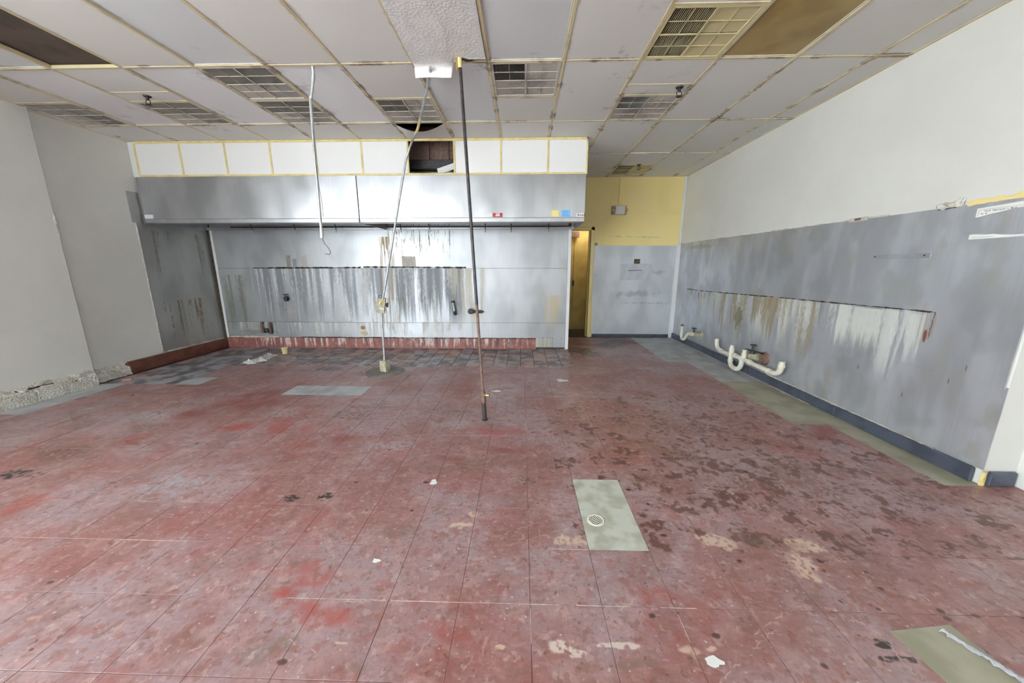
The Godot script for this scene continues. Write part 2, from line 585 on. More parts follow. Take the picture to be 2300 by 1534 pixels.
func floor_canvas(x0: float, z0: float, wm: float, hm: float, d: float) -> ImageTexture:
	var w := int(wm * d)
	var h := int(hm * d)
	var im := blank(w, h, c8(152, 112, 110))
	var L := func(fm: float, sd: int, oct: int, lo: float, hi: float, most: float, c: Color, sx := 1.0, sy := 1.0) -> void:
		layer(im, d, x0, z0, fm, sd, oct, lo, hi, most, c, sx, sy)
	L.call(0.9, 11, 4, 0.36, 0.58, 0.8, c8(164, 142, 148))
	L.call(1.3, 12, 4, 0.5, 0.72, 0.46, c8(154, 88, 82))
	L.call(2.2, 13, 4, 0.54, 0.72, 0.45, c8(130, 92, 86))
	L.call(3.1, 14, 4, 0.54, 0.74, 0.5, c8(176, 146, 146))
	L.call(9.0, 15, 3, 0.52, 0.75, 0.26, c8(196, 150, 142))
	L.call(14.0, 16, 3, 0.55, 0.78, 0.24, c8(140, 88, 82))
	L.call(30.0, 17, 2, 0.58, 0.8, 0.2, c8(206, 172, 166), 2.4, 1.0)
	L.call(32.0, 18, 2, 0.6, 0.8, 0.18, c8(122, 78, 74), 2.4, 1.0)
	L.call(70.0, 24, 2, 0.55, 0.85, 0.22, c8(196, 160, 154), 1.8, 1.0)
	L.call(75.0, 25, 2, 0.55, 0.85, 0.22, c8(112, 70, 68), 1.0, 1.8)
	# ragged worn patches with an edge
	L.call(8.0, 19, 5, 0.64, 0.69, 0.36, c8(146, 86, 78))
	L.call(11.0, 20, 5, 0.66, 0.7, 0.42, c8(124, 88, 76))
	L.call(13.0, 21, 5, 0.68, 0.72, 0.45, c8(194, 168, 164))
	L.call(36.0, 22, 2, 0.83, 0.87, 0.6, c8(226, 212, 206))
	L.call(20.0, 23, 3, 0.77, 0.8, 0.5, c8(98, 70, 62))
	# oily zone before the sinks and the dirt under the hood
	var far_field := field(w, h, d, x0, z0, 4.6, 31, 5)
	var fine := field(w, h, d, x0, z0, 15.0, 32, 3)
	var oil := PackedByteArray()
	oil.resize(w * h)
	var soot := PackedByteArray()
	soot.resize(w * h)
	var edge := noise(1.1, 33, 3)
	for j in h:
		var z := z0 + j / d
		if z > -0.3:
			break
		for i in range(0 if z < -3.3 else clampi(int((0.2 - x0) * d), 0, w), w):
			var x := x0 + i / d
			var k := j * w + i
			var n1 := (far_field[k] - 128) / 128.0
			var n2 := (fine[k] - 128) / 128.0
			if x > 0.2 and z < -0.3:
				var e := Vector2((x - 1.55) / 1.15, (z + 1.15) / 0.95).length()
				if e < 1.5:
					oil[k] = int(185.0 * smoothstep(0.28, 0.55, n1 * 1.2 + n2 * 0.8 + 0.2 * (1.0 - e)))
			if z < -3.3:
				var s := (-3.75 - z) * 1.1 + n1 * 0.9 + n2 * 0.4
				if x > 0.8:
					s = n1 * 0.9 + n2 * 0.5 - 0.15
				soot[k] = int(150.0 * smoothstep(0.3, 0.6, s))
	paint(im, oil, c8(94, 62, 54))
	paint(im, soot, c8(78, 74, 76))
	var fq := noise(7.0, 41, 4)
	var fg := noise(26.0, 42, 3)
	var fb := noise(3.0, 43, 4)
	for a in FLOOR_MARKS:
		var k: Array = MARK_KINDS[a[4]]
		spot(im, d, x0, z0, a[0], a[1], a[2], a[3], c8(k[0][0], k[0][1], k[0][2]), k[1], k[2], k[3], k[4], fb if a[2] > 0.2 else fq, fg)
	var r := RandomNumberGenerator.new()
	r.seed = 77
	for k in 140:   # small dark drops, most of them on the right
		var px := r.randf_range(-3.5, 2.7) if k % 3 == 0 else r.randf_range(0.4, 2.6)
		var pz := r.randf_range(-2.6, 0.3)
		var s := r.randf_range(0.005, 0.016)
		spot(im, d, x0, z0, px, pz, s * r.randf_range(1.0, 1.8), s, c8(86, 58, 52), 0.85, 0.4, 0.6, 0.0, fq, fg)
	for s in SCRATCHES:
		stroke(im, d, x0, z0, Vector2(s[0], s[1]), Vector2(s[2], s[3]), 0.0022, c8(212, 182, 172), 0.75, fq)
	for k in 60:
		var p := Vector2(r.randf_range(-3.4, 2.6), r.randf_range(-2.2, 0.4))
		stroke(im, d, x0, z0, p, p + Vector2.from_angle(r.randf() * TAU) * r.randf_range(0.04, 0.22), 0.0012, c8(204, 172, 166), 0.5, fq)
	return tex(im)


func floor_mat(t: ImageTexture, x0: float, z0: float, wm: float, hm: float) -> StandardMaterial3D:
	var m := mat(Color.WHITE, 1.0)
	m.albedo_texture = t
	m.roughness_texture = M.floor_rough
	m.roughness_texture_channel = BaseMaterial3D.TEXTURE_CHANNEL_RED
	m.metallic_specular = 0.5
	return world_mapped(m, Vector3(1.0 / wm, 1.0, 1.0 / hm), Vector3(-x0 / wm, 0, -z0 / hm), true)


# soot on the ceiling, on a clear ground: brown-black along bars and round vents
func soot_canvas() -> ImageTexture:
	var d := 120.0
	var x0 := -5.4
	var z0 := -5.95
	var w := int(8.8 * d)
	var h := int(5.2 * d)
	var n1 := field(w, h, d, x0, z0, 2.6, 61, 4)
	var n2 := field(w, h, d, x0, z0, 14.0, 62, 3)
	var a := PackedByteArray()
	a.resize(w * h)
	var b := PackedByteArray()
	b.resize(w * h)
	var near_x := PackedFloat32Array()
	for i in w:
		var cxx := (x0 + i / d - CX0) / CS
		near_x.append(absf(cxx - roundf(cxx)) * CS)
	for j in h:
		var z := z0 + j / d
		var dz := 9.0
		for r in RZ:
			dz = minf(dz, absf(z - r))
		var row := 0.35 if z > RZ[1] + 0.03 else 1.0        # the row over the open floor was cleaned later
		for i in w:
			var e := minf(near_x[i], dz)
			if e < 0.05:
				var k := j * w + i
				a[k] = int(190.0 * row * smoothstep(0.1, 0.6, (n1[k] - 128) / 100.0 + (n2[k] - 128) / 240.0 + 0.3 - absf(e - 0.014) * 34.0))
	for q in VENTS:
		var c := Vector2(CX0 + CS * (q[0] + 0.5), q[1] - CS * 0.5)
		for j in range(maxi(0, int((c.y - 0.6 - z0) * d)), mini(h, int((c.y + 0.6 - z0) * d))):
			for i in range(maxi(0, int((c.x - 0.5 - x0) * d)), mini(w, int((c.x + 0.5 - x0) * d))):
				var k := j * w + i
				var rr := Vector2(x0 + i / d - c.x, z0 + j / d - c.y).length()
				b[k] = maxi(b[k], int(120.0 * smoothstep(0.1, 0.7, (0.36 - rr) * q[2] * 1.6 + (n1[k] - 128) / 160.0 + (n2[k] - 128) / 400.0)))
	var im := blank(w, h, Color(0.3, 0.27, 0.23, 0.0))
	paint(im, b, c8(110, 102, 94))
	paint(im, a, c8(104, 82, 58))
	return tex(im)


func sooty(m: StandardMaterial3D) -> StandardMaterial3D:
	m.detail_enabled = true
	m.detail_albedo = M.soot
	m.detail_blend_mode = BaseMaterial3D.BLEND_MODE_MIX
	m.detail_uv_layer = BaseMaterial3D.DETAIL_UV_1
	return world_mapped(m, Vector3(1.0 / 8.8, 1.0, 1.0 / 5.2), Vector3(5.4 / 8.8, 0, 5.95 / 5.2), true)


# ceiling vents: column, far-row z of the near edge, soot, quadrants [near left, near right, far left, far right]: 1 open and dark, 0 slats turned to us
const VENTS := [
	[-8, -2.6248, 0.9, [1, 1, 0, 0]],
	[-6, -2.6248, 0.9, [1, 1, 0, 0]],
	[-4, -2.015, 0.5, [1, 1, 0, 0]],
	[-4, -2.6248, 1.3, [1, 1, 0, 0]],
	[-2, -2.6248, 1.0, [1, 0, 0, 0]],
	[0, -2.015, 0.9, [1, 0, 0, 0]],
	[2, -2.6248, 1.7, [1, 0, 0, 0]],
	[2, -1.405, 0.2, [1, 0, 1, 0]],
	[3, -5.0633, 0.6, [1, 0, 1, 0]],
]


func make_materials() -> void:
	M.wall = rough_mat(c8(226, 225, 221), c8(221, 220, 215), 0.9, 0.6, 0.0, 101)
	M.yellow = rough_mat(c8(244, 224, 158), c8(240, 219, 150), 0.9, 0.55, 0.0, 111)
	M.yellow_old = rough_mat(c8(216, 198, 132), c8(204, 184, 116), 3.0, 0.6, 0.0, 115)
	M.plaster = rough_mat(c8(218, 215, 207), c8(196, 191, 178), 7.0, 0.85, 1.2, 121, 0.9)
	M.crust = rough_mat(c8(92, 80, 66), c8(60, 50, 42), 14.0, 0.85, 0.8, 125, 0.8)
	M.grout_white = rough_mat(c8(214, 202, 196), c8(184, 158, 152), 20.0, 0.85, 0.0, 127, 0.8)
	M.grout = rough_mat(c8(98, 58, 54), c8(70, 42, 40), 12.0, 0.8, 0.1, 129)
	M.concrete = rough_mat(c8(150, 146, 140), c8(118, 114, 110), 2.0, 0.85, 0.5, 131)
	M.white_trim = mat(c8(232, 233, 235), 0.45)
	M.soffit = mat(c8(238, 238, 239), 0.5)
	M.tan_bar = rough_mat(c8(228, 212, 156), c8(212, 192, 132), 6.0, 0.5, 0.0, 137)
	M.brown_base = rough_mat(c8(118, 74, 60), c8(94, 58, 48), 5.0, 0.4, 0.1, 139)
	M.blue_base = rough_mat(c8(78, 84, 98), c8(64, 68, 80), 5.0, 0.4, 0.1, 141)
	M.galv = rough_mat(c8(196, 198, 200), c8(172, 174, 176), 14.0, 0.42, 0.0, 143)
	M.galv.metallic = 0.6
	M.iron = rough_mat(c8(74, 70, 72), c8(56, 50, 50), 18.0, 0.45, 0.1, 145)
	M.iron.metallic = 0.4
	M.rust = rough_mat(c8(128, 102, 92), c8(104, 80, 70), 24.0, 0.7, 0.2, 147)
	M.brass = mat(c8(196, 168, 112), 0.35, 0.8)
	M.pvc = rough_mat(c8(236, 232, 220), c8(224, 216, 196), 9.0, 0.35, 0.0, 149)
	M.paper = mat(c8(236, 236, 234), 0.8)
	M.duct_sheet = mat(c8(176, 175, 172), 0.5, 0.5)
	M.void_brown = rough_mat(c8(92, 80, 70), c8(74, 64, 56), 3.0, 0.85, 0.0, 157)
	M.ink = mat(c8(30, 30, 32), 0.8)
	M.vinyl = rough_mat(c8(234, 234, 233), c8(228, 228, 227), 6.0, 0.5, 0.25, 151, 0.7)
	M.grey_box = rough_mat(c8(188, 182, 160), c8(156, 148, 124), 16.0, 0.55, 0.0, 153)
	M.glass = mat(Color(0.9, 0.95, 0.95, 0.06), 0.02)
	M.glass.transparency = BaseMaterial3D.TRANSPARENCY_ALPHA
	M.frame = mat(c8(120, 122, 124), 0.4, 0.7)
	var fr := blank(256, 256, Color(0.34, 0.34, 0.34))
	paint(fr, ramp(seamless(256, 256.0, 3.0, 155, 4), 0.45, 0.62, 0.8), Color(0.5, 0.5, 0.5))
	paint(fr, ramp(seamless(256, 256.0, 5.0, 156, 4), 0.55, 0.68, 0.7), Color(0.24, 0.24, 0.24))
	M.floor_rough = tex(fr)
	# floor colours
	var t0 := Time.get_ticks_msec()
	M.floor_far = floor_mat(floor_canvas(-5.4864, -6.096, 8.8392, 6.7056, 170.0), -5.4864, -6.096, 8.8392, 6.7056)
	M.floor_near_a = floor_mat(floor_canvas(-3.6576, -1.524, 3.6576, 2.1336, 330.0), -3.6576, -1.524, 3.6576, 2.1336)
	M.floor_near_b = floor_mat(floor_canvas(0.0, -1.524, 3.3528, 2.1336, 330.0), 0.0, -1.524, 3.3528, 2.1336)
	print("floor ", Time.get_ticks_msec() - t0)
	M.grey_tile = rough_mat(c8(200, 201, 191), c8(168, 167, 152), 7.0, 0.5, 0.05, 161)
	M.grey_tile_cold = rough_mat(c8(186, 188, 192), c8(160, 161, 162), 2.6, 0.5, 0.05, 163)
	M.grey_tile_olive = rough_mat(c8(170, 166, 146), c8(148, 144, 124), 3.0, 0.5, 0.05, 165)
	M.quarry = []
	for q in [[[178, 154, 150], [104, 96, 95]], [[160, 146, 146], [92, 88, 90]], [[172, 168, 174], [84, 83, 87]], [[184, 152, 144], [118, 104, 101]]]:
		M.quarry.append(rough_mat(c8(q[0][0], q[0][1], q[0][2]), c8(q[1][0], q[1][1], q[1][2]), 3.4, 0.42, 0.1, 170 + M.quarry.size() * 3))
	M.base_tile = []
	for q in [[166, 110, 102], [154, 102, 96], [172, 120, 112]]:
		M.base_tile.append(rough_mat(c8(q[0], q[1], q[2]), c8(q[0] + 20, q[1] + 24, q[2] + 24), 7.0, 0.45, 0.0, 190 + M.base_tile.size() * 3))
	M.base_row = []
	for q in [[160, 100, 92, 401], [148, 94, 88, 421]]:
		var bd := 240.0
		var bi := blank(1320, 46, c8(q[0], q[1], q[2]))
		layer(bi, bd, 0, 0, 3.0, q[3], 3, 0.45, 0.75, 0.5, c8(124, 84, 82))
		layer(bi, bd, 0, 0, 9.0, q[3] + 1, 3, 0.58, 0.7, 0.5, c8(186, 140, 132))
		paint(bi, drips(1320, 46, bd, 0.3, 5.3, 0.0, 0.26, q[3] + 2, 9.0, 0.52, 0.68, 0.85), c8(224, 212, 210))
		paint(bi, drips(1320, 46, bd, 1.6, 5.4, 0.0, 0.24, q[3] + 7, 14.0, 0.64, 0.74, 0.8), c8(84, 66, 68))
		var bm := mat(Color.WHITE, 0.45)
		bm.albedo_texture = tex(bi)
		M.base_row.append(bm)
	# ceiling
	M.soot = soot_canvas()
	print("soot ", Time.get_ticks_msec() - t0)
	M.tile = sooty(mat(c8(230, 230, 227), 0.8))
	M.tile_b = sooty(mat(c8(225, 224, 220), 0.8))
	M.lens = sooty(mat(c8(222, 225, 227), 0.4))
	M.lens_bright = sooty(mat(c8(240, 241, 243), 0.4))
	M.lens_brown = rough_mat(c8(170, 146, 84), c8(146, 118, 58), 1.6, 0.4, 0.0, 201)
	M.bar = sooty(mat(c8(216, 203, 164), 0.5))
	M.vent_metal = sooty(mat(c8(208, 204, 194), 0.5))
	M.vent_cream = mat(c8(216, 206, 160), 0.5)
	# steel of the wall under the hood: 5.96 x 1.80 m from (-5.22, 1.98)
	var d := 260.0
	var w := 1550
	var h := 468
	var cv := steel(w, h, d, c8(186, 188, 193), 0.46, 0.88, 211)
	smears(cv, drips(w, h, d, 0.6, 4.25, 0.61, 1.7, 219, 2.2, 0.3, 0.55, 0.6), c8(166, 168, 174), 0.5, 0.5)
	smears(cv, drips(w, h, d, 0.62, 4.2, 0.61, 1.6, 221, 6.5, 0.38, 0.6, 0.85), c8(138, 141, 148), 0.55, 0.4)
	smears(cv, drips(w, h, d, 2.7, 4.25, 0.61, 1.62, 225, 5.0, 0.36, 0.58, 0.9), c8(118, 121, 126), 0.55, 0.4)
	smears(cv, drips(w, h, d, 0.5, 4.3, 0.6, 1.9, 229, 10.0, 0.54, 0.7, 0.7), c8(228, 229, 230), 0.75, 0.1)
	smears(cv, drips(w, h, d, 3.9, 4.6, 0.62, 1.8, 231, 9.0, 0.46, 0.6, 0.7), c8(212, 204, 188), 0.7, 0.1)
	smears(cv, drips(w, h, d, 2.78, 3.06, 0.1, 1.95, 233, 24.0, 0.42, 0.56, 0.9), c8(188, 154, 112), 0.7, 0.1)
	smears(cv, drips(w, h, d, 2.5, 3.3, 1.1, 1.9, 235, 22.0, 0.58, 0.7, 0.7), c8(158, 122, 84), 0.7, 0.1)
	smears(cv, drips(w, h, d, 2.9, 4.1, 0.0, 0.5, 237, 40.0, 0.66, 0.74, 0.8), c8(104, 84, 66), 0.6, 0.2)
	smears(cv, drips(w, h, d, 0.02, 0.5, 0.72, 1.85, 239, 7.0, 0.48, 0.56, 0.75), c8(134, 132, 118), 0.55, 0.4)
	smears(cv, drips(w, h, d, 5.45, 5.92, 1.05, 1.85, 241, 8.0, 0.4, 0.54, 0.7), c8(190, 176, 146), 0.65, 0.2)
	smears(cv, drips(w, h, d, 0.0, 4.4, 1.52, 1.86, 243, 12.0, 0.5, 0.62, 0.75), c8(218, 216, 210), 0.75, 0.1)
	var fq := noise(9.0, 251, 4)
	var fg := noise(30.0, 252, 3)
	for s in [[2.42, 1.62, 0.05, 0.045, 160, 106, 66, 0.9], [2.44, 1.72, 0.09, 0.05, 186, 150, 114, 0.6], [1.18, 1.32, 0.1, 0.06, 190, 176, 158, 0.5], [0.55, 1.7, 0.35, 0.05, 146, 146, 138, 0.7], [1.05, 1.6, 0.2, 0.1, 160, 164, 172, 0.5], [5.5, 1.86, 0.3, 0.09, 206, 196, 172, 0.8]]:
		spot(cv[0], d, 0, 0, s[0], s[1], s[2], s[3], c8(s[4], s[5], s[6]), s[7], 0.5, 0.5, 0.0, fq, fg, cv[1], Color(1, 0.6, 0.3))
	block_mark(cv, d, Rect2(1.2, 0.38, 0.1, 0.22), c8(132, 124, 112), 0.85, fq)
	block_mark(cv, d, Rect2(1.3, 0.44, 0.1, 0.16), c8(120, 122, 126), 0.7, fq)
	block_mark(cv, d, Rect2(1.46, 0.38, 0.12, 0.22), c8(176, 170, 158), 0.8, fq)
	block_mark(cv, d, Rect2(3.16, 0.4, 0.26, 0.2), c8(164, 152, 138), 0.85, fq)
	smears(cv, drips(w, h, d, 5.45, 5.92, 1.78, 1.98, 247, 26.0, 0.6, 0.7, 0.8), c8(96, 84, 70), 0.7, 0.1)
	M.steel_rear = steel_mat(cv, 0.7, 261)
	# hood fronts: 3.03 x 0.62 m each
	M.steel_hood = steel_mat(steel(900, 186, 300.0, c8(190, 192, 197), 0.36, 0.92, 271), 0.7, 275)
	M.steel_hood_b = steel_mat(steel(900, 186, 300.0, c8(194, 196, 201), 0.33, 0.92, 281), 0.7, 285)
	M.steel_dark = rough_mat(c8(190, 192, 197), c8(180, 181, 185), 4.0, 0.36, 0.0, 291)
	M.steel_dark.metallic = 0.9
	# right wall: 4.92 x 1.72 m, u from the far corner, v down from 1.83
	d = 330.0
	w = 1624
	h = 568
	cv = steel(w, h, d, c8(198, 201, 208), 0.46, 0.6, 301)
	layer(cv[0], d, 0, 0, 3.0, 303, 3, 0.46, 0.72, 0.55, c8(214, 218, 224), 1.0, 5.0)
	layer(cv[0], d, 0, 0, 2.0, 305, 4, 0.48, 0.7, 0.5, c8(166, 170, 176), 1.0, 1.4)
	layer(cv[0], d, 0, 0, 3.6, 307, 4, 0.56, 0.72, 0.4, c8(184, 183, 174), 1.0, 1.4)
	smears(cv, drips(w, h, d, 0.9, 4.42, 0.83, 1.42, 311, 5.0, 0.32, 0.56, 0.85, 0.0, -0.022), c8(212, 212, 208), 0.75, 0.1)
	smears(cv, drips(w, h, d, 1.5, 3.5, 0.82, 1.45, 313, 4.5, 0.46, 0.6, 0.8, 0.0, -0.022), c8(158, 148, 124), 0.7, 0.1)
	smears(cv, drips(w, h, d, 2.2, 3.1, 0.8, 1.5, 315, 9.0, 0.54, 0.68, 0.7), c8(162, 136, 100), 0.7, 0.1)
	smears(cv, drips(w, h, d, 2.9, 4.42, 0.78, 1.2, 317, 8.0, 0.34, 0.56, 0.85), c8(216, 218, 212), 0.8, 0.1)
	smears(cv, drips(w, h, d, 1.2, 3.4, 0.95, 1.72, 319, 18.0, 0.56, 0.68, 0.6), c8(196, 200, 206), 0.7, 0.2)
	smears(cv, drips(w, h, d, 4.36, 4.46, 0.76, 1.02, 321, 20.0, 0.3, 0.5, 0.95), c8(140, 92, 50), 0.8, 0.0)
	smears(cv, drips(w, h, d, 0.45, 1.5, 0.84, 1.0, 323, 30.0, 0.56, 0.68, 0.7), c8(130, 112, 84), 0.7, 0.1)
	for s in [[4.41, 0.93, 0.014, 0.06, 120, 72, 44, 0.9], [2.1, 1.1, 0.12, 0.2, 128, 118, 96, 0.7], [0.8, 0.1, 0.5, 0.05, 160, 158, 140, 0.5], [3.95, 1.3, 0.006, 0.03, 96, 94, 92, 0.8], [4.35, 1.42, 0.005, 0.03, 100, 98, 96, 0.8], [4.7, 1.1, 0.005, 0.025, 100, 98, 96, 0.7], [4.62, 1.22, 0.005, 0.03, 100, 98, 96, 0.7]]:
		spot(cv[0], d, 0, 0, s[0], s[1], s[2], s[3], c8(s[4], s[5], s[6]), s[7], 0.5, 0.5, 0.0, fq, fg, cv[1], Color(1, 0.7, 0.1))
	M.steel_right = steel_mat(cv, 0.3, 331)
	# left wall: 1.15 x 2.25 m, u from z = -3.6 backwards, v down from 2.40
	d = 280.0
	w = 322
	h = 630
	cv = steel(w, h, d, c8(176, 177, 174), 0.45, 0.65, 341)
	smears(cv, drips(w, h, d, 0.1, 1.1, 1.5, 2.2, 345, 9.0, 0.6, 0.7, 0.85), c8(128, 112, 84), 0.6, 0.1)
	smears(cv, drips(w, h, d, 0.05, 1.14, 0.5, 1.4, 347, 5.0, 0.56, 0.7, 0.6), c8(126, 124, 112), 0.6, 0.4)
	M.steel_left = steel_mat(cv, 0.4, 349)
	# yellow wall: 1.62 x 1.75 m
	var fb2 := noise(5.0, 353, 4)
	cv = steel(486, 525, 300.0, c8(208, 211, 218), 0.48, 0.55, 351)
	for s in [[0.85, 0.92, 0.42, 0.09, 140, 143, 152, 0.5], [1.25, 0.5, 0.18, 0.05, 140, 143, 152, 0.5], [1.05, 1.1, 0.5, 0.03, 146, 149, 158, 0.5]]:
		spot(cv[0], 300.0, 0, 0, s[0], s[1], s[2], s[3], c8(s[4], s[5], s[6]), s[7], 0.8, 0.9, 0.0, fb2, fg, cv[1], Color(1, 0.6, 0.3))
	M.steel_yellow = steel_mat(cv, 0.3, 357)
	M.steel_plate = rough_mat(c8(188, 190, 196), c8(172, 174, 180), 5.0, 0.4, 0.0, 359)
	M.steel_plate.metallic = 0.7
	print("materials ", Time.get_ticks_msec() - t0)


# ---------------------------------------------------------------- the room
func _ready() -> void:
	rng.seed = 5
	var cam := Camera3D.new()
	cam.name = "camera"
	cam.position = Vector3(-0.043, 1.412, 1.245)
	cam.rotation = Vector3(-0.2106, 0.02802, 0.0)
	cam.fov = 87.93
	cam.near = 0.02
	cam.current = true
	add_child(cam)
	var env := Environment.new()
	env.background_mode = Environment.BG_SKY
	var sm := ProceduralSkyMaterial.new()
	sm.sky_top_color = c8(212, 226, 230)
	sm.sky_horizon_color = c8(230, 239, 241)
	sm.ground_bottom_color = c8(224, 232, 232)
	sm.ground_horizon_color = c8(228, 236, 237)
	sm.sun_angle_max = 0.0
	env.sky = Sky.new()
	env.sky.sky_material = sm
	env.background_energy_multiplier = 25.0
	env.tonemap_mode = Environment.TONE_MAPPER_LINEAR
	env.tonemap_exposure = 1.0
	env.sdfgi_enabled = true
	env.ssao_enabled = true
	env.ssil_enabled = true
	var we := WorldEnvironment.new()
	we.name = "environment"
	we.environment = env
	add_child(we)
	make_materials()
	build_floor()
	build_walls()
	build_ceiling()
	build_soffit()
	build_hoods()
	build_pipes()
	build_right_wall_things()
	build_yellow_wall_things()
	build_small_things()
	var sf := 0
	for o in find_children("*", "GeometryInstance3D", true, false):
		o.cast_shadow = GeometryInstance3D.SHADOW_CASTING_SETTING_ON
		sf += 1
	print("meshes ", sf)


func build_floor() -> void:
	var f := struct("floor")
	part("slab", bx(Vector3(-5.5, -0.12, -6.8), Vector3(3.4, -0.006, ZF)), M.grout, f)
	var tm := MB.new().box(Vector3(-0.1516, -0.012, -0.1516), Vector3(0.1516, 0.0, 0.1516), 0.0007).mesh()
	var qm := MB.new().box(Vector3(-0.0962, -0.012, -0.0965), Vector3(0.0962, 0.0, 0.0965), 0.002).mesh()
	var cells := []
	for r in range(-6, 20):
		for c in range(-18, 11):
			var x := (c + 0.5) * TS
			var z := -(r + 0.5) * TS
			if x < -5.25 or x > 3.25 or z < -5.9 or z > 1.7:
				continue
			if x < 0.72 and z < -3.56 and x > -4.26:
				continue                                       # quarry tiles lie here
			if x < 0.75 and z < -4.75:
				continue
			if x > 3.05 and z < -0.9:
				continue
			var p := Basis.from_euler(Vector3(-0.2106, 0.02802, 0.0)).inverse() * (Vector3(x, 0, z) - Vector3(-0.043, 1.412, 1.245))
			var unseen := z > 0.62 or p.z > -0.3 or absf(p.x / p.z) > 1.446 + 0.2 / absf(p.z)
			cells.append([p.length() + (100.0 if unseen else 0.0), x, z])
	cells.sort_custom(func(a, b): return a[0] < b[0])
	var rest := MB.new().map(Vector3(1, 0, 0), Vector3(0, 0, 1), Vector2.ZERO)
	var n := 0
	for q in cells:
		var x: float = q[1]
		var z: float = q[2]
		var m: Material = M.floor_far
		if z > -1.524 and x > -3.6576:
			m = M.floor_near_a if x < 0.0 else M.floor_near_b
		var gy := 0.0
		if x > 0.3 and x < 0.61 and z > -0.915 and z < -0.305:
			m = M.grey_tile                                    # the patch round the drain
		elif z < -2.43 and z > -2.75 and x > -2.75 and x < -1.83:
			m = M.grey_tile_cold
		elif x > 2.43 and z < -1.83 and z > -4.9:
			m = M.grey_tile_cold if z < -3.2 else M.grey_tile_olive
		elif x > 2.7 and z < -0.9 and z >= -1.83:
			m = M.grey_tile_olive
		elif x > 2.13 and z < -4.0:
			m = M.grey_tile_cold
		elif x < -4.26 and z < -2.74:
			m = M.quarry[2] if (int(absf(x * 7.0)) + int(absf(z * 5.0))) % 3 else M.quarry[0]
		elif x < -4.8 and z < -1.8:
			m = M.grey_tile_cold
		elif x < -4.1 and x > -4.8 and z < -2.74 and z > -3.0:
			m = M.grey_tile_cold
		gy = rng.randf_range(-0.0006, 0.0006)
		if n < 300:
			var o := part("floor_tile", tm, m, f)
			o.position = Vector3(x, gy, z)
			o.rotation.y = rng.randf_range(-0.002, 0.002)
		else:
			rest_boxes.append([x, gy, z, m])
		n += 1
	var by := {}
	for q in rest_boxes:
		if not by.has(q[3]):
			by[q[3]] = MB.new()
		by[q[3]].box(Vector3(q[0] - 0.1515, q[1] - 0.012, q[2] - 0.1515), Vector3(q[0] + 0.1515, q[1], q[2] + 0.1515), 0.0007)
	for m in by:
		var o := part("far_floor_tiles", by[m], m, f)
		o.set_meta("kind", "stuff")
	# the lower right patch, laid askew over a broken corner
	part("floor_patch", MB.new().box(Vector3(-0.12, 0.0005, -0.09), Vector3(0.15, 0.002, 0.24), 0.0005, Transform3D(Basis(Vector3.UP, 0.12), Vector3(1.545, 0.0, 0.15))), M.grey_tile_olive, f)
	# quarry tiles under the hood
	for j in 6:
		for i in 25:
			var x := -4.16 + i * 0.2
			var z := -3.675 - j * 0.2
			var o := part("quarry_tile", qm, M.quarry[rng.randi() % 4], f)
			o.position = Vector3(x, rng.randf_range(-0.001, 0.001), z)
			o.rotation.y = rng.randf_range(-0.006, 0.006)
	# pale grout left in some joints
	for g in [[-1.05, 0.0, -0.62, 0.0], [-0.6, 0.0, 0.12, 0.0], [0.2, 0.0, 0.42, 0.0], [0.55, 0.0, 0.7, 0.0], [-2.15, -0.3048, -1.8, -0.3048], [-0.95, -1.524, -0.1, -1.524], [0.0, -1.62, 0.0, -1.84], [0.1, -0.3048, 0.3, -0.3048], [0.0, 0.02, 0.0, 0.16], [0.6096, 0.03, 0.6096, 0.14], [-3.6, -3.56, -2.9, -3.56], [-2.3, -3.56, -1.2, -3.56], [-0.3, -2.134, -0.05, -2.134], [-0.6096, -1.56, -0.6096, -1.75], [2.3, -4.88, 2.9, -4.88]]:
		var a := Vector3(minf(g[0], g[2]) - 0.0013, -0.006, minf(g[1], g[3]) - 0.0013)
		var b := Vector3(maxf(g[0], g[2]) + 0.0013, 0.0002, maxf(g[1], g[3]) + 0.0013)
		part("pale_joint", bx(a, b), M.grout_white, f)
	# pavement outside, for the light that comes up from it
	part("vestibule_floor", bx(Vector3(0.76, -0.006, -6.75), Vector3(1.6, -0.002, -5.86)), M.crust, f)


var rest_boxes := []


func clad(called: String, m: Material, parent: Node, lo: Vector3, hi: Vector3, u: Vector3, v: Vector3, o: Vector2) -> void:
	part(called, MB.new().map(u, v, o).box(lo, hi, 0.0008), m, parent)


func ragged_strip(called: String, m: Material, parent: Node, a: Vector3, b: Vector3, wide: Vector3, out: Vector3, sd: int, amp := 0.6, seg := 40) -> void:
	# an uneven bead along a-b: its width runs along "wide", its height along "out"
	var f := noise(1.0, sd, 3)
	var along := (b - a)
	part(called, MB.new().patch(seg, 6, func(u: float, v: float) -> Vector3:
		var k := 1.0 + amp * 2.0 * f.get_noise_2d(u * along.length() * 9.0, 3.0)
		var t := (v - 0.5) * 2.0
		var hgt := (1.0 - t * t) * (1.0 + amp * 2.0 * f.get_noise_2d(u * along.length() * 14.0, v * 3.0 + 20.0))
		return a + along * u + wide * t * k + out * maxf(hgt, 0.02), 0.001, out), m, parent)


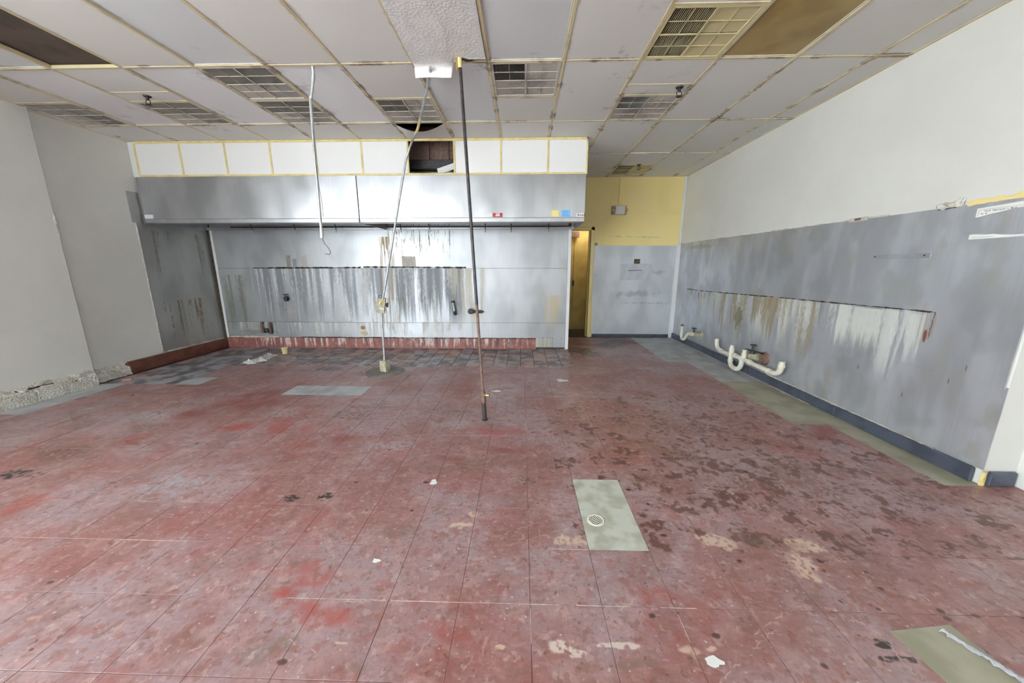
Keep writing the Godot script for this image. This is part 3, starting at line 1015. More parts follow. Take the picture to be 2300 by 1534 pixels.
func build_walls() -> void:
	# left: the near length stands 8 cm proud of the far one
	var l := struct("wall_left")
	part("far_wall", bx(Vector3(XL - 0.2, 0, -4.95), Vector3(XL, 3.6, -2.72)), M.wall, l)
	part("near_wall", bx(Vector3(XL - 0.2, 0, -2.72), Vector3(-5.2, 3.6, 1.0), 0.006), M.wall, l)
	part("window_sill_wall", bx(Vector3(XL - 0.2, 0, 1.0), Vector3(-5.2, 0.25, ZF)), M.wall, l)
	part("window_head_wall", bx(Vector3(XL - 0.2, 2.85, 1.0), Vector3(-5.2, 3.6, ZF)), M.wall, l)
	part("window_pier", bx(Vector3(XL - 0.2, 0.25, 5.3), Vector3(-5.2, 2.85, ZF)), M.wall, l)
	clad("steel_panel", M.steel_left, l, Vector3(XL, 0.17, ZH), Vector3(XL + 0.006, 1.985, -3.65), Vector3(0, 0, -1.0 / 1.15), Vector3(0, -1.0 / 2.25, 0), Vector2(-3.6 / 1.15, 2.4 / 2.25))
	clad("steel_panel", M.steel_left, l, Vector3(XL, 1.985, -3.75), Vector3(XL + 0.006, 2.385, -3.6), Vector3(0, 0, -1.0 / 1.15), Vector3(0, -1.0 / 2.25, 0), Vector2(-3.6 / 1.15, 2.4 / 2.25))
	ragged_strip("sealant_bead", M.plaster, l, Vector3(XL, 0.18, -3.645), Vector3(XL, 2.0, -3.645), Vector3(0, 0, 0.008), Vector3(0.008, 0, 0), 401)
	ragged_strip("sealant_bead", M.plaster, l, Vector3(XL + 0.012, 0.172, -3.6), Vector3(XL + 0.012, 0.172, -4.7), Vector3(0, 0.012, 0), Vector3(0.01, 0, 0), 402)
	# crumbled plaster at the foot
	var f := noise(7.0, 405, 4)
	part("crumbled_plaster", MB.new().patch(90, 14, func(u: float, v: float) -> Vector3:
		var z := lerpf(0.2, -2.7, u)
		var y := v * 0.2
		var n := f.get_noise_2d(z * 1.0, y * 2.0)
		var d := 0.045 * (1.0 - smoothstep(0.45, 1.0, v + n * 0.5)) + 0.02 * n * (1.0 - v)
		return Vector3(-5.201 + maxf(d, -0.0005), y, z), 0.004, Vector3.RIGHT), M.plaster, l)
	part("crumbled_plaster", MB.new().patch(30, 12, func(u: float, v: float) -> Vector3:
		var z := lerpf(-2.7, -3.14, u)
		var y := v * 0.17
		var n := f.get_noise_2d(z * 2.0 + 4.0, y * 2.5)
		var d := 0.06 * (1.0 - smoothstep(0.3, 1.0, v + n * 0.7)) + 0.03 * n * (1.0 - v)
		return Vector3(XL - 0.001 + maxf(d, -0.0005), y, z), 0.004, Vector3.RIGHT), M.plaster, l)
	for k in [[-2.15, 0.3, 0.13], [-1.78, 0.36, 0.12]]:
		part("loose_base_tile", MB.new().box(Vector3(0, 0, 0), Vector3(0.02, k[2], k[1]), 0.004, Transform3D(Basis(Vector3(0, 0, 1), -0.12), Vector3(-5.17, 0, k[0] - k[1]))), M.plaster, l)
	ragged_strip("broken_gap", M.crust, l, Vector3(-5.19, 0.155, -2.02), Vector3(-5.19, 0.15, -2.32), Vector3(0, 0.008, 0), Vector3(0.012, 0, 0), 407)
	ragged_strip("broken_gap", M.crust, l, Vector3(-5.185, 0.09, -2.4), Vector3(-5.18, 0.13, -2.58), Vector3(0, 0.007, 0), Vector3(0.012, 0, 0), 408)
	ragged_strip("chipped_corner", M.plaster, l, Vector3(-5.198, 1.72, -2.712), Vector3(-5.198, 1.98, -2.712), Vector3(0, 0, 0.012), Vector3(0.006, 0, 0), 409, 1.0)
	var bl := struct("baseboard_left")
	part("base_strip", bx(Vector3(XL, 0, ZH), Vector3(XL + 0.05, 0.165, -3.12), 0.008), M.brown_base, bl)
	# rear wall, under and behind the hood
	var r := struct("wall_rear")
	part("wall_core", bx(Vector3(XL - 0.2, 0, ZY - 0.9), Vector3(0.75, 3.6, ZH - 0.004)), M.crust, r)
	var us := Vector3(1.0 / 5.96, 0, 0)
	var vs := Vector3(0, -1.0 / 1.8, 0)
	var os := Vector2(5.22 / 5.96, 1.98 / 1.8)
	for q in [[-5.235, -2.252], [-2.248, 0.7]]:
		clad("steel_panel", M.steel_rear, r, Vector3(q[0], 1.372, ZH - 0.004), Vector3(q[1], 2.12, ZH), us, vs, os)
		clad("steel_panel", M.steel_rear, r, Vector3(q[0] - (0.05 if q[0] > -3.0 else 0.0), 0.457, ZH - 0.004), Vector3(q[1] - (0.05 if q[0] < -3.0 else 0.0), 1.368, ZH - 0.001), us, vs, os)
		clad("steel_panel", M.steel_rear, r, Vector3(q[0] - (0.07 if q[0] > -3.0 else 0.0), 0.03 if q[0] > -3.0 else 0.185, ZH - 0.004), Vector3(q[1] - (0.07 if q[0] < -3.0 else 0.0), 0.453, ZH - 0.002), us, vs, os)
	ragged_strip("crusted_ledge", M.crust, r, Vector3(-4.57, 1.376, ZH), Vector3(-2.75, 1.385, ZH), Vector3(0, 0.009, 0), Vector3(0, 0, 0.02), 411, 0.8, 90)
	ragged_strip("crusted_ledge", M.crust, r, Vector3(-2.7, 1.392, ZH), Vector3(-0.98, 1.385, ZH), Vector3(0, 0.009, 0), Vector3(0, 0, 0.02), 412, 0.8, 90)
	ragged_strip("sealant_bead", M.plaster, r, Vector3(-5.18, 0.192, ZH + 0.01), Vector3(-4.3, 0.192, ZH + 0.01), Vector3(0, 0.014, 0), Vector3(0, 0, 0.012), 413)
	ragged_strip("crusted_ledge", M.crust, r, Vector3(-3.9, 0.19, ZH + 0.008), Vector3(0.2, 0.185, ZH + 0.008), Vector3(0, 0.006, 0), Vector3(0, 0, 0.01), 414, 0.9, 90)
	part("corner_trim", bx(Vector3(-5.24, 0.18, ZH), Vector3(-5.2, 2.0, ZH + 0.012), 0.002), M.white_trim, r)
	part("end_trim", bx(Vector3(0.703, 0.0, ZH - 0.06), Vector3(0.757, 2.0, ZH + 0.012), 0.003), M.white_trim, r)
	var br := struct("baseboard_rear")
	var x := -5.23
	while x < 0.19:
		var wd := 0.2 if rng.randf() < 0.8 else 0.3
		wd = minf(wd, 0.2 - x)
		part("base_tile", MB.new().map(Vector3(1.0 / 5.5, 0, 0), Vector3(0, -1.0 / 0.19, 0), Vector2(5.25 / 5.5 + rng.randf_range(-0.02, 0.02), 1.0)).box(Vector3(x, 0, ZH - 0.004), Vector3(x + wd - 0.005, 0.183 - rng.randf() * 0.004, ZH + 0.018 + rng.randf() * 0.003), 0.003), M.base_row[rng.randi() % 2], br)
		x += wd
	part("mortar_bed", bx(Vector3(-5.23, 0, ZH - 0.004), Vector3(0.2, 0.178, ZH + 0.012)), M.grout_white, br)
	# yellow wall with its doorway
	var y := struct("wall_back")
	part("wall_face", bx(Vector3(1.31, 0, ZY - 0.12), Vector3(XR + 0.2, 3.6, ZY)), M.yellow, y)
	part("wall_head", bx(Vector3(0.75, 2.09, ZY - 0.12), Vector3(1.31, 3.6, ZY)), M.yellow, y)
	part("vestibule_wall", bx(Vector3(0.7, 0, -6.85), Vector3(1.75, 2.5, -6.75)), M.yellow_old, y)
	part("vestibule_wall", bx(Vector3(1.62, 0, -6.75), Vector3(1.75, 2.5, ZY - 0.12)), M.yellow_old, y)
	part("vestibule_ceiling", bx(Vector3(0.7, 2.4, -6.85), Vector3(1.75, 2.5, ZY - 0.12)), M.yellow_old, y)
	clad("steel_panel", M.steel_yellow, y, Vector3(1.345, 0.681, ZY), Vector3(2.96, 1.79, ZY + 0.006), Vector3(1.0 / 1.62, 0, 0), Vector3(0, -1.0 / 1.75, 0), Vector2(-1.345 / 1.62, 1.79 / 1.75))
	clad("steel_panel", M.steel_yellow, y, Vector3(1.36, 0.055, ZY), Vector3(2.96, 0.69, ZY + 0.003), Vector3(1.0 / 1.62, 0, 0), Vector3(0, -1.0 / 1.75, 0), Vector2(-1.345 / 1.62, 1.79 / 1.75))
	ragged_strip("old_caulk_line", M.plaster, y, Vector3(1.62, 1.965, ZY), Vector3(2.58, 1.945, ZY), Vector3(0, 0.006, 0), Vector3(0, 0, 0.004), 421, 0.9)
	var bb := struct("baseboard_back")
	part("base_strip", bx(Vector3(1.37, 0, ZY), Vector3(2.96, 0.065, ZY + 0.014), 0.004), M.blue_base, bb)
	var dr := struct("door_1")
	part("jamb", bx(Vector3(1.27, 0, ZY - 0.13), Vector3(1.335, 2.135, ZY + 0.03), 0.004), M.yellow, dr)
	part("head_jamb", bx(Vector3(0.752, 2.075, ZY - 0.13), Vector3(1.335, 2.135, ZY + 0.03), 0.004), M.yellow, dr)
	part("stop", bx(Vector3(1.245, 0, ZY - 0.1), Vector3(1.272, 2.08, ZY - 0.05), 0.003), M.yellow_old, dr)
	part("door_leaf", bx(Vector3(1.08, 0.02, -6.74), Vector3(1.58, 2.06, -6.7), 0.004), M.yellow_old, dr)
	part("door_leaf", bx(Vector3(0.78, 0.02, -6.74), Vector3(1.072, 2.06, -6.695), 0.004), M.yellow_old, dr)
	part("closer_box", bx(Vector3(0.9, 2.0, -6.62), Vector3(1.16, 2.12, -6.55), 0.004), M.rust, dr)
	part("latch", bx(Vector3(1.06, 0.98, -6.7), Vector3(1.1, 1.1, -6.67), 0.004), M.iron, dr)
	var lamp := thing("corridor_lamp", "round ceiling lamp inside the yellow passage beyond the doorway", "lamp")
	part("base", MB.new().lathe(Vector3(1.25, 2.4, -6.35), Vector3.DOWN, [[0.0, 0.0], [0.09, 0.0], [0.09, 0.02], [0.0, 0.02]], 20), M.white_trim, lamp)
	var glow := mat(c8(255, 244, 222), 0.5)
	glow.emission_enabled = true
	glow.emission = c8(255, 240, 214)
	glow.emission_energy_multiplier = 0.6
	part("globe", MB.new().lathe(Vector3(1.25, 2.38, -6.35), Vector3.DOWN, [[0.08, 0.0], [0.085, 0.03], [0.06, 0.07], [0.0, 0.085]], 20), glow, lamp)
	var ol := OmniLight3D.new()
	ol.name = "lamp_light"
	ol.light_color = c8(255, 242, 220)
	ol.light_energy = 0.18
	ol.light_size = 0.08
	ol.omni_range = 8.0
	ol.omni_attenuation = 2.0
	ol.shadow_enabled = true
	lamp.add_child(ol)
	ol.position = Vector3(1.25, 2.2, -6.35)
	# right wall
	var rt := struct("wall_right")
	part("wall_body", bx(Vector3(XR, 0, ZY - 0.1), Vector3(XR + 0.6, 3.6, -0.93), 0.004), M.wall, rt)
	part("near_wall", bx(Vector3(3.19, 0, -0.94), Vector3(3.58, 3.6, 3.85)), M.wall, rt)
	part("window_sill_wall", bx(Vector3(3.19, 0, 3.85), Vector3(3.58, 0.9, ZF)), M.wall, rt)
	part("window_head_wall", bx(Vector3(3.19, 2.85, 3.85), Vector3(3.58, 3.6, ZF)), M.wall, rt)
	part("window_pier", bx(Vector3(3.19, 0.9, 5.3), Vector3(3.58, 2.85, ZF)), M.wall, rt)
	var ur := Vector3(0, 0, 1.0 / 4.92)
	var vr := Vector3(0, -1.0 / 1.72, 0)
	var orr := Vector2(5.85 / 4.92, 1.83 / 1.72)
	# the upper sheet's top edge is torn along the old paint line
	clad("steel_panel", M.steel_right, rt, Vector3(XR - 0.008, 0.66, -5.84), Vector3(XR, 1.815, -0.94), ur, vr, orr)
	clad("steel_panel", M.steel_right, rt, Vector3(XR - 0.004, 0.105, -5.84), Vector3(XR, 0.67, -0.925), ur, vr, orr)
	ragged_strip("paint_edge", M.plaster, rt, Vector3(XR - 0.003, 1.818, -5.8), Vector3(XR - 0.003, 1.818, -1.9), Vector3(0, 0.007, 0), Vector3(-0.006, 0, 0), 431, 0.9, 120)
	ragged_strip("paint_edge", M.yellow, rt, Vector3(XR - 0.003, 1.818, -1.38), Vector3(XR - 0.003, 1.83, -1.0), Vector3(0, 0.022, 0), Vector3(-0.006, 0, 0), 432, 0.4, 40)
	ragged_strip("paint_edge", M.plaster, rt, Vector3(XR - 0.003, 1.825, -1.56), Vector3(XR - 0.003, 1.835, -1.4), Vector3(0, 0.018, 0), Vector3(-0.012, 0, 0), 433, 1.0, 40)
	ragged_strip("paint_edge", M.crust, rt, Vector3(XR - 0.006, 1.806, -1.55), Vector3(XR - 0.006, 1.812, -1.42), Vector3(0, 0.004, 0), Vector3(-0.006, 0, 0), 434, 1.0, 30)
	for q in [[-5.36, 1.0, -4.96, 1.0], [-4.88, 1.0, -3.1, 1.045], [-3.0, 1.048, -1.41, 1.08]]:
		ragged_strip("crusted_ledge", M.crust, rt, Vector3(XR - 0.006, q[1], q[0]), Vector3(XR - 0.006, q[3], q[2]), Vector3(0, 0.005, 0), Vector3(-0.012, 0, 0), 435 + int(q[0] * -3.0), 0.9, 80)
	ragged_strip("rusted_edge", M.rust, rt, Vector3(XR - 0.006, 1.08, -1.41), Vector3(XR - 0.006, 0.88, -1.415), Vector3(0, 0, 0.004), Vector3(-0.006, 0, 0), 439, 0.9)
	var q0 := struct("baseboard_right")
	for k in [[-5.84, -4.72], [-4.716, -3.3], [-3.296, -2.02], [-2.016, -0.96]]:
		part("base_strip", bx(Vector3(XR - 0.03, 0, k[0]), Vector3(XR - 0.004, 0.105, k[1]), 0.006), M.blue_base, q0)
	part("base_strip", bx(Vector3(3.01, 0, -0.93), Vector3(3.175, 0.1, -0.905), 0.006), M.blue_base, q0)
	ragged_strip("bare_adhesive", M.yellow_old, q0, Vector3(2.985, 0.0, -0.925), Vector3(2.985, 0.1, -0.925), Vector3(0.018, 0, 0), Vector3(0, 0, 0.012), 441)
	ragged_strip("sealant_bead", M.grout_white, q0, Vector3(XR - 0.034, 0.002, -5.2), Vector3(XR - 0.034, 0.002, -2.3), Vector3(-0.006, 0, 0), Vector3(0, 0.004, 0), 442, 0.9, 90)
	ragged_strip("sealant_bead", M.plaster, q0, Vector3(XR - 0.012, 0.108, -3.0), Vector3(XR - 0.012, 0.108, -1.2), Vector3(0, 0.006, 0), Vector3(-0.008, 0, 0), 443, 0.9, 90)
	var t1 := struct("trim_1")
	part("corner_post", bx(Vector3(2.9, 0.0, ZY), Vector3(XR, 1.8, ZY + 0.05), 0.004), M.white_trim, t1)
	part("corner_strip", bx(Vector3(2.94, 1.8, ZY), Vector3(XR, HC, ZY + 0.02), 0.004), M.white_trim, t1)
	# shop front behind the camera and round the corner on the left: sills, piers, heads and panes
	var fr := struct("wall_front")
	part("sill", bx(Vector3(-5.5, 0, ZF), Vector3(-2.9, 0.25, ZF + 0.2)), M.wall, fr)
	part("head", bx(Vector3(-5.5, 2.85, ZF), Vector3(3.6, 3.6, ZF + 0.2)), M.wall, fr)
	part("pier", bx(Vector3(-5.5, 0.25, ZF), Vector3(-4.9, 2.85, ZF + 0.2)), M.wall, fr)
	part("pier", bx(Vector3(-2.9, 0.0, ZF), Vector3(-0.55, 2.85, ZF + 0.2)), M.wall, fr)
	part("pier", bx(Vector3(-0.3, 0.0, ZF), Vector3(3.6, 2.85, ZF + 0.2)), M.wall, fr)
	var wn := 1
	for k in [[-4.9, -3.9, 0.25], [-3.9, -2.9, 0.25], [-0.55, -0.3, 0.0]]:
		var wd := struct("window_%d" % wn)
		wn += 1
		for q in [[k[0], k[0] + 0.04, k[2], 2.85], [k[1] - 0.04, k[1], k[2], 2.85], [k[0] + 0.04, k[1] - 0.04, 2.81, 2.85], [k[0] + 0.04, k[1] - 0.04, k[2], k[2] + 0.04]]:
			part("frame", bx(Vector3(q[0], q[2], ZF + 0.06), Vector3(q[1], q[3], ZF + 0.12)), M.frame, wd)
		part("pane", bx(Vector3(k[0] + 0.04, k[2] + 0.04, ZF + 0.088), Vector3(k[1] - 0.04, 2.81, ZF + 0.092)), M.glass, wd)
	for k in [[1.0, 3.15], [3.15, 5.3]]:
		var wd := struct("window_%d" % wn)
		wn += 1
		for q in [[k[0], k[0] + 0.04, 0.25, 2.85], [k[1] - 0.04, k[1], 0.25, 2.85], [k[0] + 0.04, k[1] - 0.04, 2.81, 2.85], [k[0] + 0.04, k[1] - 0.04, 0.25, 0.29]]:
			part("frame", bx(Vector3(-5.32, q[2], q[0]), Vector3(-5.26, q[3], q[1])), M.frame, wd)
		part("pane", bx(Vector3(-5.292, 0.29, k[0] + 0.04), Vector3(-5.288, 2.81, k[1] - 0.04)), M.glass, wd)
	for k in [[3.85, 5.3]]:
		var wd := struct("window_%d" % wn)
		wn += 1
		for q in [[k[0], k[0] + 0.04, 0.9, 2.85], [k[1] - 0.04, k[1], 0.9, 2.85], [k[0] + 0.04, k[1] - 0.04, 2.81, 2.85], [k[0] + 0.04, k[1] - 0.04, 0.9, 0.94]]:
			part("frame", bx(Vector3(3.3, q[2], q[0]), Vector3(3.36, q[3], q[1])), M.frame, wd)
		part("pane", bx(Vector3(3.328, 0.94, k[0] + 0.04), Vector3(3.332, 2.81, k[1] - 0.04)), M.glass, wd)


# ---------------------------------------------------------------- ceiling
func col(c: float) -> float:
	return maxf(XL, CX0 + CS * c) if c > -8.5 else XL


func ceiling_tile(p: Node, m: Material, xa: float, xb: float, za: float, zb: float, sag := 0.004, up := 0.0) -> void:
	# za near edge, zb far edge
	part("ceiling_tile", MB.new().patch(4, 6, func(u: float, v: float) -> Vector3:
		var s := 16.0 * u * (1.0 - u) * v * (1.0 - v)
		return Vector3(lerpf(xa + 0.002, xb - 0.002, u), HC + 0.005 + up - s * sag, lerpf(za - 0.002, zb + 0.002, v)), 0.012, Vector3.DOWN), m, p)


func light_panel(label: String, m: Material, c: int, za: float, zb: float, group := "") -> void:
	var t := thing("light_panel", label, "light panel", group)
	var xa := col(c) + 0.016
	var xb := col(c + 1) - 0.016
	part("lens", MB.new().patch(4, 6, func(u: float, v: float) -> Vector3:
		var s := 16.0 * u * (1.0 - u) * v * (1.0 - v)
		return Vector3(lerpf(xa, xb, u), HC + 0.013 - s * 0.008, lerpf(za - 0.016, zb + 0.016, v)), 0.004, Vector3.DOWN), m, t)
	for k in [[xa - 0.004, xa + 0.006, za - 0.012, zb + 0.012], [xb - 0.006, xb + 0.004, za - 0.012, zb + 0.012], [xa, xb, za - 0.02, za - 0.012], [xa, xb, zb + 0.012, zb + 0.02]]:
		part("lens_frame", bx(Vector3(k[0], HC + 0.006, minf(k[2], k[3])), Vector3(k[1], HC + 0.03, maxf(k[2], k[3]))), M.vent_metal, t)


func air_vent(label: String, c: int, za: float, open: Array, cream := false) -> void:
	var t := thing("air_vent", label, "air vent", "")
	var xa := col(c) + 0.014
	var xb := col(c + 1) - 0.014
	var zb := za - CS + 0.014
	za -= 0.014
	var mt: Material = M.vent_cream if cream else M.vent_metal
	var rim := 0.02
	var mb := MB.new()
	mb.box(Vector3(xa, HC + 0.001, zb), Vector3(xa + rim, HC + 0.01, za), 0.002)
	mb.box(Vector3(xb - rim, HC + 0.001, zb), Vector3(xb, HC + 0.01, za), 0.002)
	mb.box(Vector3(xa + rim, HC + 0.001, za - rim), Vector3(xb - rim, HC + 0.01, za), 0.002)
	mb.box(Vector3(xa + rim, HC + 0.001, zb), Vector3(xb - rim, HC + 0.01, zb + rim), 0.002)
	part("frame", mb, mt, t)
	var xm := (xa + xb) * 0.5
	var zm := (za + zb) * 0.5
	part("cross_bar", bx(Vector3(xm - 0.007, HC + 0.0015, zb + rim), Vector3(xm + 0.007, HC + 0.008, za - rim), 0.001), mt, t)
	part("cross_bar", bx(Vector3(xa + rim, HC + 0.002, zm - 0.007), Vector3(xb - rim, HC + 0.0075, zm + 0.007), 0.001), mt, t)
	for k in 4:
		var x0 := xa + rim if k % 2 == 0 else xm + 0.007
		var x1 := xm - 0.007 if k % 2 == 0 else xb - rim
		var z1 := za - rim if k < 2 else zm - 0.007      # near
		var z0 := zm + 0.007 if k < 2 else zb + rim
		var sl := MB.new()
		var n := 20
		var turned := 0.0 if open[k] else 1.3            # open slats stand, shut ones lie almost flat
		for i in n:
			var x := lerpf(x0, x1, (i + 0.5) / n)
			var hw := 0.003 if open[k] else 0.0072
			var b := Basis(Vector3(0, 0, 1), turned if (k % 2 == 0) != (open[k] == 0) else -turned)
			sl.box(Vector3(-0.0005, -hw, z0), Vector3(0.0005, hw, z1), 0.0, Transform3D(b, Vector3(x, HC + 0.012, 0)))
		sl.box(Vector3(x0, HC + 0.004, (z0 + z1) * 0.5 - 0.0018), Vector3(x1, HC + 0.008, (z0 + z1) * 0.5 + 0.0018))
		sl.box(Vector3((x0 + x1) * 0.5 - 0.0018, HC + 0.004, z0), Vector3((x0 + x1) * 0.5 + 0.0018, HC + 0.008, z1))
		var o := part("louver_slats", sl, mt, t)
		o.set_meta("kind", "stuff")
	var du := MB.new()
	du.box(Vector3(xa, HC + 0.03, zb), Vector3(xa + 0.004, HC + 0.42, za))
	du.box(Vector3(xb - 0.004, HC + 0.03, zb), Vector3(xb, HC + 0.42, za))
	du.box(Vector3(xa, HC + 0.03, zb), Vector3(xb, HC + 0.42, zb + 0.004))
	du.box(Vector3(xa, HC + 0.03, za - 0.004), Vector3(xb, HC + 0.42, za))
	du.box(Vector3(xa, HC + 0.416, zb), Vector3(xb, HC + 0.42, za))
	part("duct_box", du, M.duct_sheet, t)


func build_ceiling() -> void:
	var c := struct("ceiling")
	part("deck", bx(Vector3(-5.5, 3.55, -6.8), Vector3(3.6, 3.7, ZF + 0.2)), M.void_brown, c)
	# runners along the room
	for k in range(-7, 6):
		var x := CX0 + CS * k
		var zb := ZS + 0.004 if x < 0.79 else ZY
		part("main_runner", bx(Vector3(x - 0.012, HC, zb), Vector3(x + 0.012, HC + 0.03, -0.6), 0.0015), M.bar, c)
	part("wall_angle", bx(Vector3(XL, HC, ZS), Vector3(XL + 0.022, HC + 0.02, -2.72)), M.bar, c)
	part("wall_angle", bx(Vector3(-5.2, HC, -2.72), Vector3(-5.18, HC + 0.02, -0.6)), M.bar, c)
	part("wall_angle", bx(Vector3(XR - 0.02, HC, ZY), Vector3(XR, HC + 0.02, -0.93)), M.bar, c)
	part("wall_angle", bx(Vector3(0.8, HC, ZY), Vector3(XR, HC + 0.02, ZY + 0.02)), M.bar, c)
	for r in 4:
		for k in range(-9, 6):
			var xa := XL if k == -9 else CX0 + CS * k
			var xb := XR if k == 5 else CX0 + CS * (k + 1)
			if k == -9 and (xb - xa) < 0.03:
				continue
			if r == 3 and xa < 0.8:
				continue
			if r == 1 and k == -1:
				continue                                  # hidden by, and bent under, the hanging sheet
			part("cross_tee", bx(Vector3(xa + 0.012, HC + 0.0005, RZ[r] - 0.011), Vector3(xb - 0.012, HC + 0.026, RZ[r] + 0.011), 0.0015), M.bar, c)
	part("cross_tee", bx(Vector3(CX0 - 0.3, HC + 0.0005, RZ[1] - 0.011), Vector3(CX0 - 0.012, HC + 0.026, RZ[1] + 0.011), 0.0015), M.bar, c)
	# short tees beside the vents and the sprinkler strips
	for q in [[-8, -2.6248], [-6, -2.6248], [-6, -2.43], [-4, -2.6248], [-2, -2.6248], [0, -2.6248], [2, -2.6248], [2, -2.415], [2, -1.405], [3, -5.0633], [3, -5.673], [3, -4.98]]:
		var thin := 0.005 if q[1] in [-2.43, -2.415, -4.98] else 0.011
		part("cross_tee", bx(Vector3(col(q[0]) + 0.012, HC + 0.0005, q[1] - thin), Vector3(col(q[0] + 1) - 0.012, HC + 0.026, q[1] + thin), 0.0015), M.bar, c)
	# tiles: column, near edge, far edge
	for k in range(-9, 6):
		var xa := XL if k == -9 else CX0 + CS * k
		var xb := XR if k == 5 else CX0 + CS * (k + 1)
		if k == -9 and (xb - xa) < 0.03:
			continue
		if k == -8:
			xa = XL
		var m := func() -> Material: return M.tile if rng.randf() < 0.6 else M.tile_b
		# row 0, nearest
		if not k in [-7, -6, -4, -1, 0, 2, 3]:
			ceiling_tile(c, m.call(), maxf(xa, -5.2), xb, RZ[0], RZ[1], rng.randf_range(0.002, 0.008))
		if k == 2:
			ceiling_tile(c, m.call(), xa, xb, RZ[0], -1.405)
		# row 1
		if k in [-8, -6, -2]:
			if k == -6:
				ceiling_tile(c, m.call(), xa, xb, RZ[1], -2.43)
				ceiling_tile(c, m.call(), xa, xb, -2.43, -2.6248)
			else:
				ceiling_tile(c, m.call(), xa, xb, RZ[1], -2.6248)
		elif k == 0:
			ceiling_tile(c, m.call(), xa, xb, -2.6248, RZ[2])
		elif k == 2:
			ceiling_tile(c, m.call(), xa, xb, RZ[1], -2.415)
			ceiling_tile(c, m.call(), xa, xb, -2.415, -2.6248)
		elif not k in [-7, -5, -4, -3, -1]:
			ceiling_tile(c, m.call(), xa, xb, RZ[1], RZ[2], rng.randf_range(0.003, 0.012))
		# row 2: short before the soffit
		if xa < 0.79:
			if k == -2:
				one("sagging_tile", MB.new().patch(12, 6, func(u: float, v: float) -> Vector3:
					var s := 4.0 * u * (1.0 - u) * pow(1.0 - v, 1.5)
					return Vector3(lerpf(xa + 0.004, xb - 0.004, u), HC + 0.006 - s * 0.085, lerpf(RZ[2] - 0.006 - s * 0.03, ZS + 0.006, v)), 0.003, Vector3.DOWN), M.lens_bright, "white ceiling tile bowed down, leaving a black crescent gap before the soffit", "ceiling tile")
			else:
				ceiling_tile(c, m.call(), xa, minf(xb, 0.79) if k != 1 else xb, RZ[2], ZS + 0.004)
			if k == 1:
				ceiling_tile(c, m.call(), 0.8, xb, ZS, RZ[3])
				ceiling_tile(c, m.call(), 0.8, xb, RZ[3], ZY)
		else:
			if k != 3:
				ceiling_tile(c, m.call(), xa, xb, RZ[2], RZ[3], rng.randf_range(0.002, 0.008))
				ceiling_tile(c, m.call(), xa, xb, RZ[3], ZY)
			else:
				ceiling_tile(c, m.call(), xa, xb, RZ[3], -4.98)
				ceiling_tile(c, m.call(), xa, xb, -4.98, -5.0633)
				ceiling_tile(c, m.call(), xa, xb, -5.673, ZY)
	# the part of the ceiling behind the camera
	part("ceiling_board", bx(Vector3(-5.2, HC + 0.004, -0.796), Vector3(3.2, HC + 0.02, ZF)), M.wall, c)
	# light panels
	var two := "unlit light panels in the dropped ceiling"
	light_panel("grey unlit lens panel beside the open black ceiling bay", M.lens, -7, RZ[0], RZ[1], two)
	light_panel("blue-grey prismatic lens panel between two plain tiles, nearer than the double vent", M.lens, -4, RZ[0], RZ[1], two)
	light_panel("grey framed lens panel right of the hanging white sheet", M.lens, 0, RZ[0], RZ[1], two)
	light_panel("yellow-brown stained lens panel beside the large cream vent", M.lens_brown, 3, RZ[0], RZ[1], two)
	light_panel("bright white lens panel next to the vent at the left wall", M.lens_bright, -7, RZ[1], RZ[2], two)
	light_panel("bright white lens panel between the sprinkler vent and the double vent", M.lens_bright, -5, RZ[1], RZ[2], two)
	light_panel("bright white lens panel crossed by the short hanging conduit", M.lens_bright, -3, RZ[1], RZ[2], two)
	light_panel("pale grey lens panel behind the dark floor-to-ceiling pipe", M.lens, -1, RZ[1], RZ[2], two)
	light_panel("small grey lens panel beyond the soffit, near the yellow wall", M.lens, 3, RZ[2], RZ[3], two)
	var vl := ["sooty ceiling vent against the left wall", "brown-stained ceiling vent just beyond a black sprinkler head, left side", "clean square ceiling vent, first of a pair in one column", "dark sooty ceiling vent behind a matching clean one", "stained ceiling vent beside the sagging tile and its black gap", "dusty ceiling vent just behind the grey framed lens panel", "blackened ceiling vent beside a sprinkler head, right side", "large cream ceiling vent beside the brown lens panel", "small dark and brown vent close to the yellow wall"]
	for i in VENTS.size():
		var q: Array = VENTS[i]
		air_vent(vl[i], q[0], q[1], q[3], i >= 7)
	# the open bay shows the dark deck; a broken board lies up there
	part("plenum_board", bx(Vector3(col(-6) - 0.1, HC + 0.035, RZ[1] - 0.1), Vector3(col(-5) + 0.1, HC + 0.05, RZ[0] + 0.1)), M.void_brown, c)
	part("plenum_side", bx(Vector3(col(-6) - 0.02, HC + 0.03, RZ[1] - 0.02), Vector3(col(-5) + 0.02, 3.55, RZ[1] + 0.0)), M.void_brown, c)
	# hanging sheet: a vinyl-faced tile that has come loose and droops at its far edge
	var xa2 := CX0 - CS + 0.006
	var fz := noise(3.0, 451, 3)
